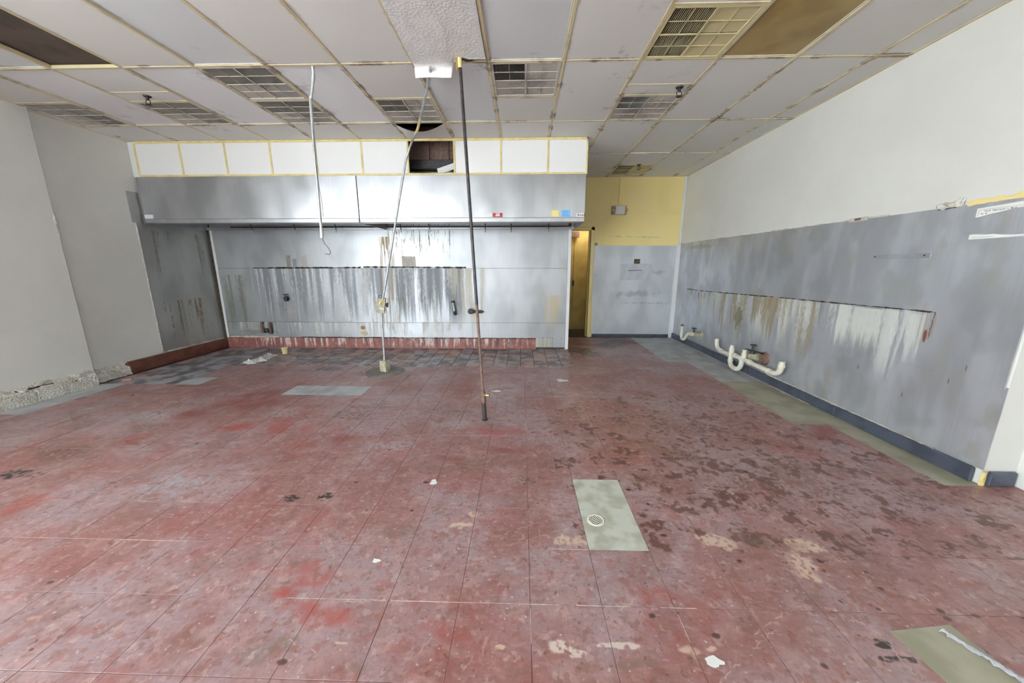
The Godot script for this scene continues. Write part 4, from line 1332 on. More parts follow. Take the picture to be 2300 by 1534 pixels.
	one("drooping_ceiling_sheet", MB.new().patch(26, 30, func(u: float, v: float) -> Vector3:
		var x := lerpf(xa2, CX0 - 0.014, u)
		var right := smoothstep(0.52, 0.6, u)
		var far := lerpf(-2.02, -1.93, right)
		var z := lerpf(-0.8, far, minf(v / 0.86, 1.0))
		var drop := 0.0
		if v > 0.86:
			drop = (v - 0.86) / 0.14 * lerpf(0.075, 0.004, smoothstep(0.5, 0.54, u))
			z += 0.004 * sin(u * 9.0) - 0.02 * (v - 0.86) / 0.14
		var sag := 0.012 * smoothstep(0.3, 0.86, v) * (1.0 - 0.7 * right)
		return Vector3(x, HC - 0.004 - sag - drop + 0.004 * fz.get_noise_2d(x * 3.0, z * 3.0), z), 0.003, Vector3.DOWN), M.vinyl, "white vinyl-faced ceiling sheet come loose and drooping at its torn edge", "ceiling sheet")
	# sprinklers
	for q in [[-3.68, -2.5, "black sprinkler head beside the brown-stained vent on the left"], [1.395, -2.47, "black sprinkler head beside the blackened vent on the right"], [1.84, -5.02, "small dark sprinkler head at the vent by the yellow wall"]]:
		var t := thing("sprinkler_head", q[2], "sprinkler", "sprinkler heads in the ceiling")
		var p := Vector3(q[0], HC, q[1])
		part("escutcheon", MB.new().lathe(p, Vector3.DOWN, [[0.0, -0.002], [0.034, -0.002], [0.03, 0.008], [0.016, 0.012], [0.0, 0.012]]), M.iron, t)
		part("body", MB.new().lathe(p, Vector3.DOWN, [[0.014, 0.01], [0.014, 0.03], [0.01, 0.032], [0.01, 0.036], [0.0, 0.036]]), M.iron, t)
		for s in [-1.0, 1.0]:
			part("yoke_arm", MB.new().tube(smooth_path([p + Vector3(s * 0.01, -0.03, 0), p + Vector3(s * 0.022, -0.045, 0), p + Vector3(s * 0.018, -0.065, 0), p + Vector3(0, -0.075, 0)], 4), 0.004, 8), M.iron, t)
		part("deflector", MB.new().lathe(p, Vector3.DOWN, [[0.0, 0.074], [0.026, 0.074], [0.026, 0.078], [0.0, 0.08]]), M.iron, t)


func build_soffit() -> void:
	var s := struct("wall_soffit")
	part("bottom_rail", bx(Vector3(-5.2, 2.583, ZS - 0.02), Vector3(0.797, 2.607, ZS + 0.006), 0.002), M.tan_bar, s)
	part("top_rail", bx(Vector3(-5.2, HC - 0.024, ZS - 0.02), Vector3(0.797, HC + 0.004, ZS + 0.006), 0.002), M.tan_bar, s)
	part("side_filler", bx(Vector3(XL, 2.58, ZS - 0.03), Vector3(-5.195, HC, ZS + 0.002), 0.003), M.white_trim, s)
	for k in range(-8, 2):
		var x := CX0 + CS * k
		part("upright", bx(Vector3(x - 0.012, 2.6, ZS - 0.018), Vector3(x + 0.012, HC - 0.02, ZS + 0.005), 0.002), M.tan_bar, s)
	part("upright", bx(Vector3(0.775, 2.6, ZS - 0.018), Vector3(0.797, HC, ZS + 0.006), 0.002), M.tan_bar, s)
	for k in range(-8, 2):
		if k == -2:
			continue
		var xa := CX0 + CS * k
		var xb := minf(xa + CS, 0.785)
		part("soffit_panel", MB.new().patch(6, 6, func(u: float, v: float) -> Vector3:
			return Vector3(lerpf(xa, xb, u), lerpf(2.59, HC - 0.004, v), ZS - 0.004 + 0.005 * 16.0 * u * (1.0 - u) * v * (1.0 - v)), 0.008, Vector3.BACK), M.soffit, s)
	part("end_face", bx(Vector3(0.775, 2.59, ZH), Vector3(0.795, HC, ZS - 0.018)), M.soffit, s)
	part("soffit_floor", bx(Vector3(-5.2, 2.57, ZH), Vector3(0.78, 2.583, ZS - 0.03)), M.crust, s)
	# what the open bay shows: a duct of reddish sheet, a black beam, an olive board and a slipped panel
	var d := thing("exhaust_duct", "reddish-brown duct sheets seen through the open soffit bay", "duct")
	for q in [[-1.8, -1.36], [-1.355, -1.08], [-1.075, -0.6]]:
		part("duct_sheet", bx(Vector3(q[0], 2.86, -4.2), Vector3(q[1], 3.3, -4.16), 0.004), M.rust, d)
	one("steel_beam", MB.new().box(Vector3(-2.2, 2.74, -4.18), Vector3(-0.4, 2.86, -4.08), 0.006), M.iron, "black beam running across inside the open soffit bay", "beam")
	one("backing_board", bx(Vector3(-2.2, 2.6, -4.3), Vector3(-0.4, 2.75, -4.26)), M.plaster, "olive-grey board low behind the open soffit bay", "board")
	one("slipped_panel", MB.new().box(Vector3(-0.28, -0.06, -0.004), Vector3(0.28, 0.02, 0.004), 0.001, Transform3D(Basis(Vector3.BACK, 0.3) * Basis(Vector3.RIGHT, -0.1), Vector3(-0.93, 2.76, -3.9))), M.soffit, "white panel slipped aslant inside the open soffit bay", "panel")


func hood(label: String, xa: float, xb: float, m: Material, tag: int) -> void:
	var t := thing("exhaust_hood", label, "exhaust hood", "stainless exhaust hoods side by side")
	var u := Vector3(1.0 / (xb - xa), 0, 0)
	var v := Vector3(0, -1.0 / 0.62, 0)
	var o := Vector2(-xa / (xb - xa), 2.59 / 0.62)
	part("front_panel", MB.new().map(u, v, o).box(Vector3(xa, 2.045, ZS - 0.003), Vector3(xb, 2.583, ZS), 0.002), m, t)
	part("lower_lip", bx(Vector3(xa, 1.985, ZS - 0.055), Vector3(xb, 2.045, ZS + 0.006), 0.006), M.steel_dark, t)
	part("gutter", bx(Vector3(xa, 1.982, ZS - 0.1), Vector3(xb, 1.99, ZS - 0.055), 0.002), M.steel_dark, t)
	for e in [[xa, xa + 0.004], [xb - 0.004, xb]]:
		part("end_panel", bx(Vector3(e[0], 1.985, ZH + 0.002), Vector3(e[1], 2.57, ZS - 0.004)), M.steel_dark, t)
	part("top_panel", bx(Vector3(xa, 2.55, ZH + 0.002), Vector3(xb, 2.565, ZS - 0.004)), M.steel_dark, t)
	# filter bank, sloping up to the back
	var n := 6
	for k in n:
		var x0 := lerpf(xa + 0.01, xb - 0.01, float(k) / n)
		var x1 := lerpf(xa + 0.01, xb - 0.01, float(k + 1) / n)
		part("grease_filter", MB.new().box(Vector3(x0 + 0.003, -0.02, -0.21), Vector3(x1 - 0.003, 0.02, 0.21), 0.004, Transform3D(Basis(Vector3.RIGHT, 0.85), Vector3(0, 2.34, -4.5))), M.steel_dark, t)
	part("back_channel", bx(Vector3(xa + 0.004, 1.985, ZH + 0.002), Vector3(xb - 0.004, 2.03, ZH + 0.05), 0.003), M.steel_dark, t)


func build_hoods() -> void:
	hood("left stainless steel exhaust hood reaching the left wall", -5.255, -2.262, M.steel_hood, 0)
	hood("right stainless steel exhaust hood with stickers, ending by the yellow wall", -2.252, 0.785, M.steel_hood_b, 1)
	var p := thing("suppression_pipe", "dark fire suppression pipe with drop nozzles under the hood edge", "pipe")
	part("manifold", MB.new().tube([Vector3(-4.75, 2.02, -4.6), Vector3(-2.29, 2.02, -4.6)], 0.011, 10), M.iron, p)
	part("manifold", MB.new().tube([Vector3(-2.22, 2.02, -4.6), Vector3(0.72, 2.02, -4.6)], 0.011, 10), M.iron, p)
	for x in [-4.4, -3.7, -3.03, -1.98, -1.52, -0.63, -0.22, 0.37]:
		var nz := MB.new()
		nz.tube([Vector3(x, 2.2, -4.5), Vector3(x, 2.02, -4.6), Vector3(x, 1.97, -4.6)], 0.008, 8)
		part("drop", nz, M.iron, p)
		part("nozzle", MB.new().lathe(Vector3(x, 1.975, -4.6), Vector3.DOWN, [[0.0, 0.0], [0.014, 0.0], [0.014, 0.02], [0.009, 0.03], [0.009, 0.045], [0.0, 0.045]], 12), M.brass if x > -0.5 else M.galv, p)
	# labels stuck on the hood
	var z := ZS + 0.0005
	one("paper_label", bx(Vector3(-0.58, 2.057, z - 0.0005), Vector3(-0.45, 2.105, z + 0.0008)), M.paper, "blank white label beside the red sticker on the hood", "label")
	var rs := thing("red_sticker", "red sticker with white marks on the right hood's lower edge", "sticker")
	part("sheet", bx(Vector3(-0.44, 2.052, z - 0.0005), Vector3(-0.31, 2.105, z + 0.0008)), mat(c8(196, 48, 58), 0.5), rs)
	part("white_mark", MB.new().plate(PackedVector2Array([Vector2(-0.41, 2.07), Vector2(-0.4, 2.064), Vector2(-0.35, 2.064), Vector2(-0.34, 2.07), Vector2(-0.355, 2.088), Vector2(-0.395, 2.088)]), Transform3D(Basis(), Vector3(0, 0, z + 0.0006)), 0.0006), M.paper, rs)
	part("white_mark", bx(Vector3(-0.405, 2.093, z + 0.0005), Vector3(-0.345, 2.1, z + 0.0012)), M.paper, rs)
	one("yellow_note", bx(Vector3(0.345, 2.053, z - 0.0005), Vector3(0.44, 2.138, z + 0.001)), mat(c8(238, 224, 150), 0.7), "pale yellow note stuck on the hood beside a blue one", "note")
	var bs := thing("blue_sticker", "light blue printed sticker on the hood's right end", "sticker")
	part("sheet", bx(Vector3(0.475, 2.05, z - 0.0005), Vector3(0.6, 2.14, z + 0.0008)), mat(c8(128, 190, 240), 0.5), bs)
	part("backing", bx(Vector3(0.6, 2.06, z - 0.0005), Vector3(0.609, 2.135, z + 0.0006)), M.paper, bs)
	for k in 5:
		part("print_line", bx(Vector3(0.49, 2.066 + k * 0.014, z + 0.0005), Vector3(0.585 - (k % 3) * 0.02, 2.072 + k * 0.014, z + 0.0011)), mat(c8(92, 150, 212), 0.5), bs)
	var ks := thing("printed_label", "white label with black lettering at the hood's right corner", "label")
	part("sheet", bx(Vector3(0.675, 2.052, z - 0.0005), Vector3(0.776, 2.1, z + 0.0008)), M.paper, ks)
	text("Kool", 0.034, Transform3D(Basis(), Vector3(0.738, 2.076, z + 0.001)), M.ink, ks, true)
	one("sensor_box", bx(Vector3(-5.235, 2.046, ZS), Vector3(-5.12, 2.1, ZS + 0.025), 0.004), M.white_trim, "small white box on the left end of the hood edge", "box")


func text(s: String, size: float, at: Transform3D, m: Material, parent: Node, serif := false) -> void:
	var tm := TextMesh.new()
	tm.text = s
	var f := SystemFont.new()
	f.font_names = PackedStringArray(["Droid Serif" if serif else "Droid Sans Mono"])
	f.font_weight = 700
	tm.font = f
	tm.font_size = 32
	tm.pixel_size = size / 32.0 * 1.25
	tm.depth = 0.0004
	tm.curve_step = 2.0
	var o := part("lettering", tm, m, parent)
	o.transform = at


func build_pipes() -> void:
	# short conduit that hangs from the ceiling and ends in loose wire
	var a := thing("hanging_conduit", "short grey conduit hanging from the ceiling with loose wire at its end", "conduit")
	part("pipe", MB.new().tube(smooth_path([Vector3(-1.775, HC, -2.03), Vector3(-1.79, 2.95, -2.05), Vector3(-1.832, 2.8, -2.06), Vector3(-1.843, 2.72, -2.06), Vector3(-1.868, 1.72, -2.06)], 6), 0.012, 12), M.galv, a)
	part("coupling", MB.new().tube([Vector3(-1.786, 2.965, -2.045), Vector3(-1.797, 2.92, -2.052)], 0.015, 12), M.galv, a)
	part("end_fitting", MB.new().tube([Vector3(-1.866, 1.74, -2.06), Vector3(-1.869, 1.66, -2.06)], 0.016, 12), M.galv, a)
	part("loose_wire", MB.new().tube(smooth_path([Vector3(-1.868, 1.68, -2.06), Vector3(-1.85, 1.62, -2.05), Vector3(-1.82, 1.58, -2.05), Vector3(-1.8, 1.54, -2.05), Vector3(-1.81, 1.515, -2.05), Vector3(-1.85, 1.52, -2.05)], 6), 0.0028, 6), M.iron, a)
	part("loose_wire", MB.new().tube(smooth_path([Vector3(-1.838, 2.55, -2.045), Vector3(-1.842, 2.3, -2.04), Vector3(-1.835, 2.1, -2.04), Vector3(-1.825, 1.98, -2.04), Vector3(-1.828, 1.84, -2.045)], 6), 0.002, 6), M.iron, a)
	# long bent conduit with its switch box and floor box
	var b := thing("bent_conduit", "long bent grey conduit with an outlet box, leaning from ceiling to floor box", "conduit")
	part("pipe", MB.new().tube(smooth_path([Vector3(-0.79, 2.975, -1.99), Vector3(-0.87, 2.95, -2.205), Vector3(-1.121, 2.9, -2.829)], 4), 0.013, 12), M.galv, b)
	part("coupling", MB.new().tube([Vector3(-0.825, 2.965, -2.08), Vector3(-0.865, 2.952, -2.19)], 0.017, 12), M.galv, b)
	part("yellow_section", MB.new().tube(smooth_path([Vector3(-1.1, 2.904, -2.78), Vector3(-1.2, 2.88, -3.015), Vector3(-1.242, 2.862, -3.087)], 5), 0.0145, 12), M.tan_bar, b)
	part("pipe", MB.new().tube(smooth_path([Vector3(-1.23, 2.866, -3.07), Vector3(-1.325, 2.81, -3.2), Vector3(-1.4, 2.69, -3.26), Vector3(-1.475, 2.48, -3.29), Vector3(-1.84, 1.07, -3.35), Vector3(-1.885, 0.98, -3.36)], 6), 0.013, 12), M.galv, b)
	part("pipe", MB.new().tube([Vector3(-1.905, 0.8, -3.37), Vector3(-1.9, 0.16, -3.345)], 0.013, 12), M.galv, b)
	part("coupling", MB.new().tube([Vector3(-1.9, 0.19, -3.345), Vector3(-1.9, 0.15, -3.345)], 0.02, 12), M.galv, b)
	part("coupling", MB.new().tube([Vector3(-1.905, 0.8, -3.37), Vector3(-1.905, 0.74, -3.368)], 0.017, 12), M.galv, b)
	var tf := Transform3D(Basis(Vector3.BACK, -0.12) * Basis(Vector3.UP, 0.25), Vector3(-1.9, 0.9, -3.37))
	var s := part("outlet_box", MB.new().box(Vector3(-0.055, -0.1, -0.03), Vector3(0.055, 0.1, 0.03), 0.006, tf), M.grey_box, b)
	s.set_meta("label", "tarnished metal outlet box on the conduit")
	part("outlet", MB.new().lathe(tf * Vector3(0.005, 0.035, 0.03), tf.basis.z, [[0.026, -0.002], [0.026, 0.006], [0.02, 0.008], [0.0, 0.008]], 16), M.brass, s)
	part("slot", MB.new().box(Vector3(0.0, 0.022, 0.037), Vector3(0.004, 0.05, 0.0395), 0.0, tf), M.ink, s)
	part("slot", MB.new().box(Vector3(0.01, 0.022, 0.037), Vector3(0.014, 0.05, 0.0395), 0.0, tf), M.ink, s)
	part("switch_cover", MB.new().box(Vector3(-0.025, -0.06, 0.03), Vector3(0.048, -0.012, 0.038), 0.004, tf), M.galv, s)
	part("side_knob", MB.new().lathe(tf * Vector3(0.05, 0.015, 0.01), tf.basis.x, [[0.018, 0.0], [0.018, 0.02], [0.03, 0.022], [0.03, 0.04], [0.0, 0.042]], 14), M.iron, s)
	part("top_ring", MB.new().tube(smooth_path([tf * Vector3(-0.03, 0.1, 0), tf * Vector3(-0.03, 0.13, 0), tf * Vector3(0.0, 0.13, 0), tf * Vector3(0.0, 0.1, 0)], 4), 0.004, 6), M.iron, s)
	var fb := thing("floor_box", "pale square floor box at the foot of the leaning conduit", "floor box")
	var t2 := Transform3D(Basis(Vector3.UP, -0.45), Vector3(-1.9, 0.0, -3.345))
	part("body", MB.new().box(Vector3(-0.055, 0.0, -0.045), Vector3(0.055, 0.16, 0.045), 0.006, t2), M.grey_box, fb)
	part("cement_skirt", MB.new().lathe(Vector3(-1.9, 0.0, -3.345), Vector3.UP, [[0.26, 0.0005], [0.2, 0.006], [0.09, 0.012], [0.0, 0.012]], 26), M.concrete, fb)
	# dark gas pipe from floor to ceiling
	var g := thing("gas_pipe", "dark iron pipe standing from floor to ceiling with a tee near the floor", "pipe")
	var lo := Vector3(-0.384, 0.0, -1.838)
	var hi := Vector3(-0.549, HC + 0.06, -1.935)
	var at := func(k: float) -> Vector3: return lo.lerp(hi, k)
	part("pipe", MB.new().tube([at.call(0.09), at.call(0.19), at.call(0.36)], 0.0125, 14), M.rust, g)
	part("pipe", MB.new().tube([at.call(0.35), at.call(0.6), at.call(1.0)], 0.0135, 14), M.iron, g)
	part("riser", MB.new().tube([at.call(0.0), at.call(0.062)], 0.02, 14), M.iron, g)
	part("floor_flange", MB.new().lathe(lo, Vector3.UP, [[0.028, 0.0], [0.028, 0.01], [0.02, 0.014]], 16), M.iron, g)
	part("union", MB.new().tube([at.call(0.048), at.call(0.055), at.call(0.056), at.call(0.078), at.call(0.079), at.call(0.095)], [0.018, 0.018, 0.026, 0.026, 0.018, 0.018], 8), M.rust, g)
	part("tee", MB.new().tube([at.call(0.063), at.call(0.064), at.call(0.094), at.call(0.095)], [0.016, 0.021, 0.021, 0.016], 14), M.rust, g)
	part("tee_branch", MB.new().tube([at.call(0.08), at.call(0.08) + Vector3(0.035, 0, 0.01)], 0.017, 14), M.rust, g)
	part("brass_cap", MB.new().tube([at.call(0.08) + Vector3(0.03, 0, 0.009), at.call(0.08) + Vector3(0.04, 0, 0.011), at.call(0.08) + Vector3(0.041, 0, 0.011), at.call(0.08) + Vector3(0.06, 0, 0.016)], [0.019, 0.019, 0.014, 0.014], 12), M.brass, g)
	part("painted_top", MB.new().tube([at.call(0.955), at.call(0.985)], 0.017, 14), M.tan_bar, g)
	part("side_bracket", MB.new().box(Vector3(-0.035, -0.05, -0.008), Vector3(-0.014, 0.04, 0.008), 0.004, Transform3D(Basis(), at.call(0.965))), M.brass, g)
	part("cross_pipe", MB.new().tube(smooth_path([at.call(0.985), Vector3(-0.49, HC + 0.0, -1.96), Vector3(-0.42, HC + 0.03, -1.97), Vector3(-0.36, HC + 0.05, -1.97)], 5), 0.02, 12), M.iron, g)
	# stubs and valves on the rear wall
	var v := thing("wall_valve", "small black valve with a round handle on the stained steel wall", "valve")
	var c := Vector3(-4.07, 0.87, ZH)
	part("stem", MB.new().lathe(c, Vector3.BACK, [[0.022, 0.0], [0.022, 0.035], [0.03, 0.036], [0.03, 0.06], [0.0, 0.062]], 14), M.iron, v)
	part("bonnet", MB.new().lathe(c + Vector3(0, 0, 0.045), Vector3.UP, [[0.02, 0.0], [0.014, 0.04], [0.008, 0.05], [0.008, 0.065]], 12), M.iron, v)
	part("handle", MB.new().lathe(c + Vector3(0, 0.06, 0.045), Vector3.UP, [[0.0, 0.0], [0.045, 0.002], [0.045, 0.012], [0.0, 0.014]], 18), M.iron, v)
	part("foot", MB.new().lathe(c + Vector3(0, 0, 0.045), Vector3.DOWN, [[0.018, 0.0], [0.018, 0.03], [0.026, 0.032], [0.026, 0.05], [0.0, 0.052]], 12), M.iron, v)
	var h := thing("twin_stub", "rusty H-shaped pair of pipe stubs low on the steel wall", "pipe fitting")
	part("left_pipe", MB.new().tube(smooth_path([Vector3(-4.56, 0.44, ZH + 0.0), Vector3(-4.56, 0.44, ZH + 0.04), Vector3(-4.558, 0.36, ZH + 0.05), Vector3(-4.545, 0.27, ZH + 0.05)], 5), 0.02, 12), M.rust, h)
	part("right_pipe", MB.new().tube([Vector3(-4.42, 0.45, ZH + 0.04), Vector3(-4.42, 0.25, ZH + 0.04)], 0.017, 12), M.rust, h)
	part("cross_piece", MB.new().tube([Vector3(-4.55, 0.285, ZH + 0.045), Vector3(-4.42, 0.285, ZH + 0.045)], 0.018, 10), M.iron, h)
	part("valve_stem", MB.new().lathe(Vector3(-4.49, 0.285, ZH + 0.045), Vector3.UP, [[0.02, 0.0], [0.012, 0.05], [0.03, 0.052], [0.03, 0.062], [0.0, 0.064]], 12), M.iron, h)
	var k := thing("pipe_stub", "short slanted grey pipe stub on the streaked steel wall", "pipe fitting")
	part("pipe", MB.new().tube([Vector3(-1.215, 0.82, ZH + 0.03), Vector3(-1.185, 0.64, ZH + 0.04)], 0.018, 12), M.galv, k)
	part("elbow", MB.new().tube(smooth_path([Vector3(-1.187, 0.66, ZH + 0.04), Vector3(-1.182, 0.62, ZH + 0.035), Vector3(-1.182, 0.61, ZH)], 5), 0.027, 12), M.iron, k)
	part("cap", MB.new().tube([Vector3(-1.218, 0.835, ZH + 0.03), Vector3(-1.212, 0.8, ZH + 0.03)], 0.024, 12), M.iron, k)
	var e := thing("side_nipple", "black pipe elbow with a side nipple on the rear wall by the gas pipe", "pipe fitting")
	part("elbow", MB.new().lathe(Vector3(-0.91, 0.66, ZH), Vector3.BACK, [[0.035, 0.0], [0.035, 0.03], [0.048, 0.032], [0.048, 0.07], [0.03, 0.075], [0.0, 0.075]], 16), M.iron, e)
	part("nipple", MB.new().tube([Vector3(-0.9, 0.655, ZH + 0.05), Vector3(-0.78, 0.652, ZH + 0.05), Vector3(-0.779, 0.652, ZH + 0.05), Vector3(-0.73, 0.652, ZH + 0.05), Vector3(-0.69, 0.652, ZH + 0.05)], [0.02, 0.02, 0.026, 0.026, 0.006], 12), M.iron, e)


func pvc_tube(t: Node, called: String, pts: Array, r := 0.024, per := 6) -> void:
	part(called, MB.new().tube(smooth_path(pts, per), r, 16), M.pvc, t)


func build_right_wall_things() -> void:
	# the small trap near the corner
	var a := thing("drain_trap", "small white drain trap and valve near the white corner post", "drain pipe")
	pvc_tube(a, "trap_bend", [Vector3(2.86, 0.36, -5.16), Vector3(2.86, 0.17, -5.16), Vector3(2.86, 0.125, -5.13), Vector3(2.87, 0.125, -5.07), Vector3(2.88, 0.18, -5.02), Vector3(2.89, 0.24, -4.98), Vector3(2.9, 0.255, -4.9)])
	part("collar", MB.new().tube([Vector3(2.86, 0.23, -5.16), Vector3(2.86, 0.2, -5.16)], 0.03, 14), M.pvc, a)
	part("collar", MB.new().tube([Vector3(2.895, 0.25, -4.95), Vector3(2.905, 0.256, -4.86)], 0.032, 14), M.pvc, a)
	part("outlet_pipe", MB.new().tube([Vector3(2.9, 0.256, -4.9), Vector3(XR - 0.035, 0.27, -4.74)], 0.025, 14), M.pvc, a)
	part("top_rim", MB.new().tube([Vector3(2.86, 0.345, -5.16), Vector3(2.86, 0.375, -5.16)], 0.027, 14), M.rust, a)
	var av := a
	part("dirty_coupling", MB.new().tube([Vector3(2.93, 0.27, -4.78), Vector3(XR - 0.045, 0.275, -4.68)], 0.036, 12), M.grey_box, av)
	part("wall_flange", MB.new().lathe(Vector3(XR - 0.005, 0.275, -4.67), Vector3.LEFT, [[0.055, 0.0], [0.05, 0.015], [0.04, 0.02], [0.038, 0.05], [0.0, 0.05]], 14), M.grey_box, av)
	part("valve_stem", MB.new().tube([Vector3(2.93, 0.27, -4.86), Vector3(2.93, 0.35, -4.86)], 0.012, 10), M.iron, av)
	part("valve_handle", MB.new().lathe(Vector3(2.93, 0.35, -4.86), Vector3.UP, [[0.0, 0.0], [0.04, 0.002], [0.04, 0.012], [0.0, 0.014]], 16), M.iron, av)
	# the large two-bowl waste
	var b := thing("sink_waste_pipe", "long white sink waste pipe with trap, upturned ends and a corroded valve", "drain pipe")
	var x := 2.86
	pvc_tube(b, "far_elbow", [Vector3(x, 0.35, -4.0), Vector3(x, 0.26, -3.98), Vector3(x, 0.215, -3.93), Vector3(x, 0.2, -3.84)], 0.028)
	pvc_tube(b, "far_run", [Vector3(x, 0.2, -3.86), Vector3(x, 0.2, -3.66)], 0.025)
	part("collar", MB.new().tube([Vector3(x, 0.203, -3.87), Vector3(x, 0.2, -3.83)], 0.033, 16), M.pvc, b)
	part("tee", MB.new().tube([Vector3(x, 0.335, -3.6), Vector3(x, 0.31, -3.6), Vector3(x, 0.305, -3.6), Vector3(x, 0.25, -3.6), Vector3(x, 0.15, -3.6)], [0.027, 0.027, 0.034, 0.034, 0.03], 16), M.pvc, b)
	part("tee_nut", MB.new().tube([Vector3(x, 0.345, -3.6), Vector3(x, 0.318, -3.6)], 0.024, 16), M.pvc, b)
	pvc_tube(b, "trap_bend", [Vector3(x, 0.17, -3.6), Vector3(x, 0.11, -3.6), Vector3(x - 0.005, 0.062, -3.55), Vector3(x - 0.008, 0.05, -3.48), Vector3(x - 0.005, 0.062, -3.41), Vector3(x, 0.11, -3.365), Vector3(x, 0.2, -3.35), Vector3(x, 0.25, -3.34)], 0.03)
	part("collar", MB.new().tube([Vector3(x, 0.14, -3.6), Vector3(x, 0.115, -3.6)], 0.035, 16), M.pvc, b)
	pvc_tube(b, "middle_run", [Vector3(x + 0.01, 0.215, -3.6), Vector3(x + 0.01, 0.215, -3.3)], 0.026)
	part("collar", MB.new().tube([Vector3(x + 0.005, 0.215, -3.55), Vector3(x + 0.005, 0.215, -3.5)], 0.034, 16), M.pvc, b)
	part("riser", MB.new().tube([Vector3(x, 0.2, -3.32), Vector3(x, 0.3, -3.32), Vector3(x, 0.301, -3.32), Vector3(x, 0.345, -3.32)], [0.032, 0.034, 0.027, 0.027], 16), M.pvc, b)
	part("collar", MB.new().tube([Vector3(x, 0.215, -3.39), Vector3(x, 0.215, -3.36)], 0.034, 16), M.pvc, b)
	pvc_tube(b, "near_run", [Vector3(x, 0.215, -3.34), Vector3(x, 0.2, -2.82)], 0.027)
	part("collar", MB.new().tube([Vector3(x, 0.212, -3.22), Vector3(x, 0.211, -3.18)], 0.034, 16), M.pvc, b)
	part("collar", MB.new().tube([Vector3(x, 0.2, -2.85), Vector3(x, 0.2, -2.81)], 0.035, 16), M.pvc, b)
	pvc_tube(b, "near_elbow", [Vector3(x, 0.2, -2.82), Vector3(x, 0.205, -2.74), Vector3(x, 0.235, -2.68), Vector3(x, 0.29, -2.655), Vector3(x, 0.31, -2.652)], 0.031)
	part("collar", MB.new().tube([Vector3(x, 0.3, -2.652), Vector3(x, 0.33, -2.651), Vector3(x, 0.331, -2.651), Vector3(x, 0.36, -2.65)], [0.036, 0.036, 0.03, 0.03], 16), M.pvc, b)
	part("end_rim", MB.new().tube([Vector3(x, 0.36, -2.65), Vector3(x, 0.372, -2.65)], 0.033, 16), M.galv, b)
	var c := b
	part("corroded_coupling", MB.new().tube([Vector3(2.88, 0.28, -3.24), Vector3(2.9, 0.284, -3.18), Vector3(2.902, 0.284, -3.176), Vector3(XR - 0.062, 0.288, -3.125)], [0.034, 0.034, 0.042, 0.042], 14), M.grey_box, c)
	part("wall_flange", MB.new().lathe(Vector3(XR - 0.005, 0.288, -3.09), Vector3.LEFT, [[0.085, 0.0], [0.078, 0.02], [0.055, 0.03], [0.05, 0.055], [0.0, 0.055]], 14), M.rust, c)
	part("valve_bonnet", MB.new().lathe(Vector3(2.91, 0.3, -3.24), Vector3.UP, [[0.034, 0.0], [0.026, 0.04], [0.014, 0.06], [0.014, 0.12]], 14), M.iron, c)
	part("valve_handle", MB.new().lathe(Vector3(2.91, 0.415, -3.24), Vector3.UP, [[0.0, 0.0], [0.036, 0.002], [0.036, 0.014], [0.0, 0.018]], 18), M.iron, c)
	part("lever", MB.new().tube([Vector3(2.89, 0.345, -3.36), Vector3(2.91, 0.35, -3.2), Vector3(2.95, 0.35, -3.08)], 0.009, 8), M.iron, c)
	# torn notices
	var up := Basis(Vector3(0, 0, 1), Vector3(0, 1, 0), Vector3(-1, 0, 0))
	var xs := XR - 0.0082
	var n := thing("torn_notice", "torn strip of a printed employee notice on the steel wall", "notice")
	part("sheet", MB.new().plate(PackedVector2Array([Vector2(-1.318, 1.726), Vector2(-1.3, 1.726), Vector2(-1.24, 1.74), Vector2(-1.18, 1.748), Vector2(-1.13, 1.758), Vector2(-1.06, 1.764), Vector2(-1.02, 1.772), Vector2(-1.02, 1.8), Vector2(-1.318, 1.782)]), Transform3D(Basis(Vector3(0, 0, 1), Vector3(0, 1, 0), Vector3(-1, 0, 0)), Vector3(xs, 0, 0)), 0.001), M.paper, n)
	part("border_line", MB.new().box(Vector3(xs - 0.0014, 1.7705, -1.306), Vector3(xs - 0.0009, 1.7715, -1.08)), M.ink, n)
	part("border_line", MB.new().box(Vector3(xs - 0.0014, 1.735, -1.307), Vector3(xs - 0.0009, 1.771, -1.306)), M.ink, n)
	text("Each Employee's Must", 0.0105, Transform3D(up, Vector3(xs - 0.0012, 1.761, -1.198)), M.ink, n)
	text("Be W", 0.0105, Transform3D(up, Vector3(xs - 0.0012, 1.745, -1.278)), M.ink, n)
	var n2 := thing("torn_notice", "narrow blank strip of torn paper below the printed notice", "notice")
	part("sheet", MB.new().plate(PackedVector2Array([Vector2(-1.325, 1.585), Vector2(-1.02, 1.588), Vector2(-1.02, 1.603), Vector2(-1.1, 1.6), Vector2(-1.16, 1.605), Vector2(-1.2, 1.612), Vector2(-1.24, 1.611), Vector2(-1.3, 1.618), Vector2(-1.325, 1.616)]), Transform3D(Basis(Vector3(0, 0, 1), Vector3(0, 1, 0), Vector3(-1, 0, 0)), Vector3(xs, 0, 0)), 0.001), M.paper, n2)
	part("border_line", MB.new().box(Vector3(xs - 0.0014, 1.5955, -1.312), Vector3(xs - 0.0009, 1.5965, -1.2)), M.ink, n2)
	# ghost of a bracket, and a switch hole at the paint line
	var g := thing("wall_bracket", "thin grey bracket strip screwed on the upper steel sheet", "bracket")
	part("strip", bx(Vector3(xs - 0.002, 1.47, -1.98), Vector3(xs + 0.0, 1.505, -1.53), 0.0008), M.steel_plate, g)
	for z in [-1.95, -1.57]:
		part("screw", MB.new().lathe(Vector3(xs - 0.002, 1.488, z), Vector3.LEFT, [[0.006, 0.0], [0.005, 0.003], [0.0, 0.003]], 10), M.iron, g)
	var sw := thing("wall_box", "small broken wall box with brown inside at the paint edge", "wall box")
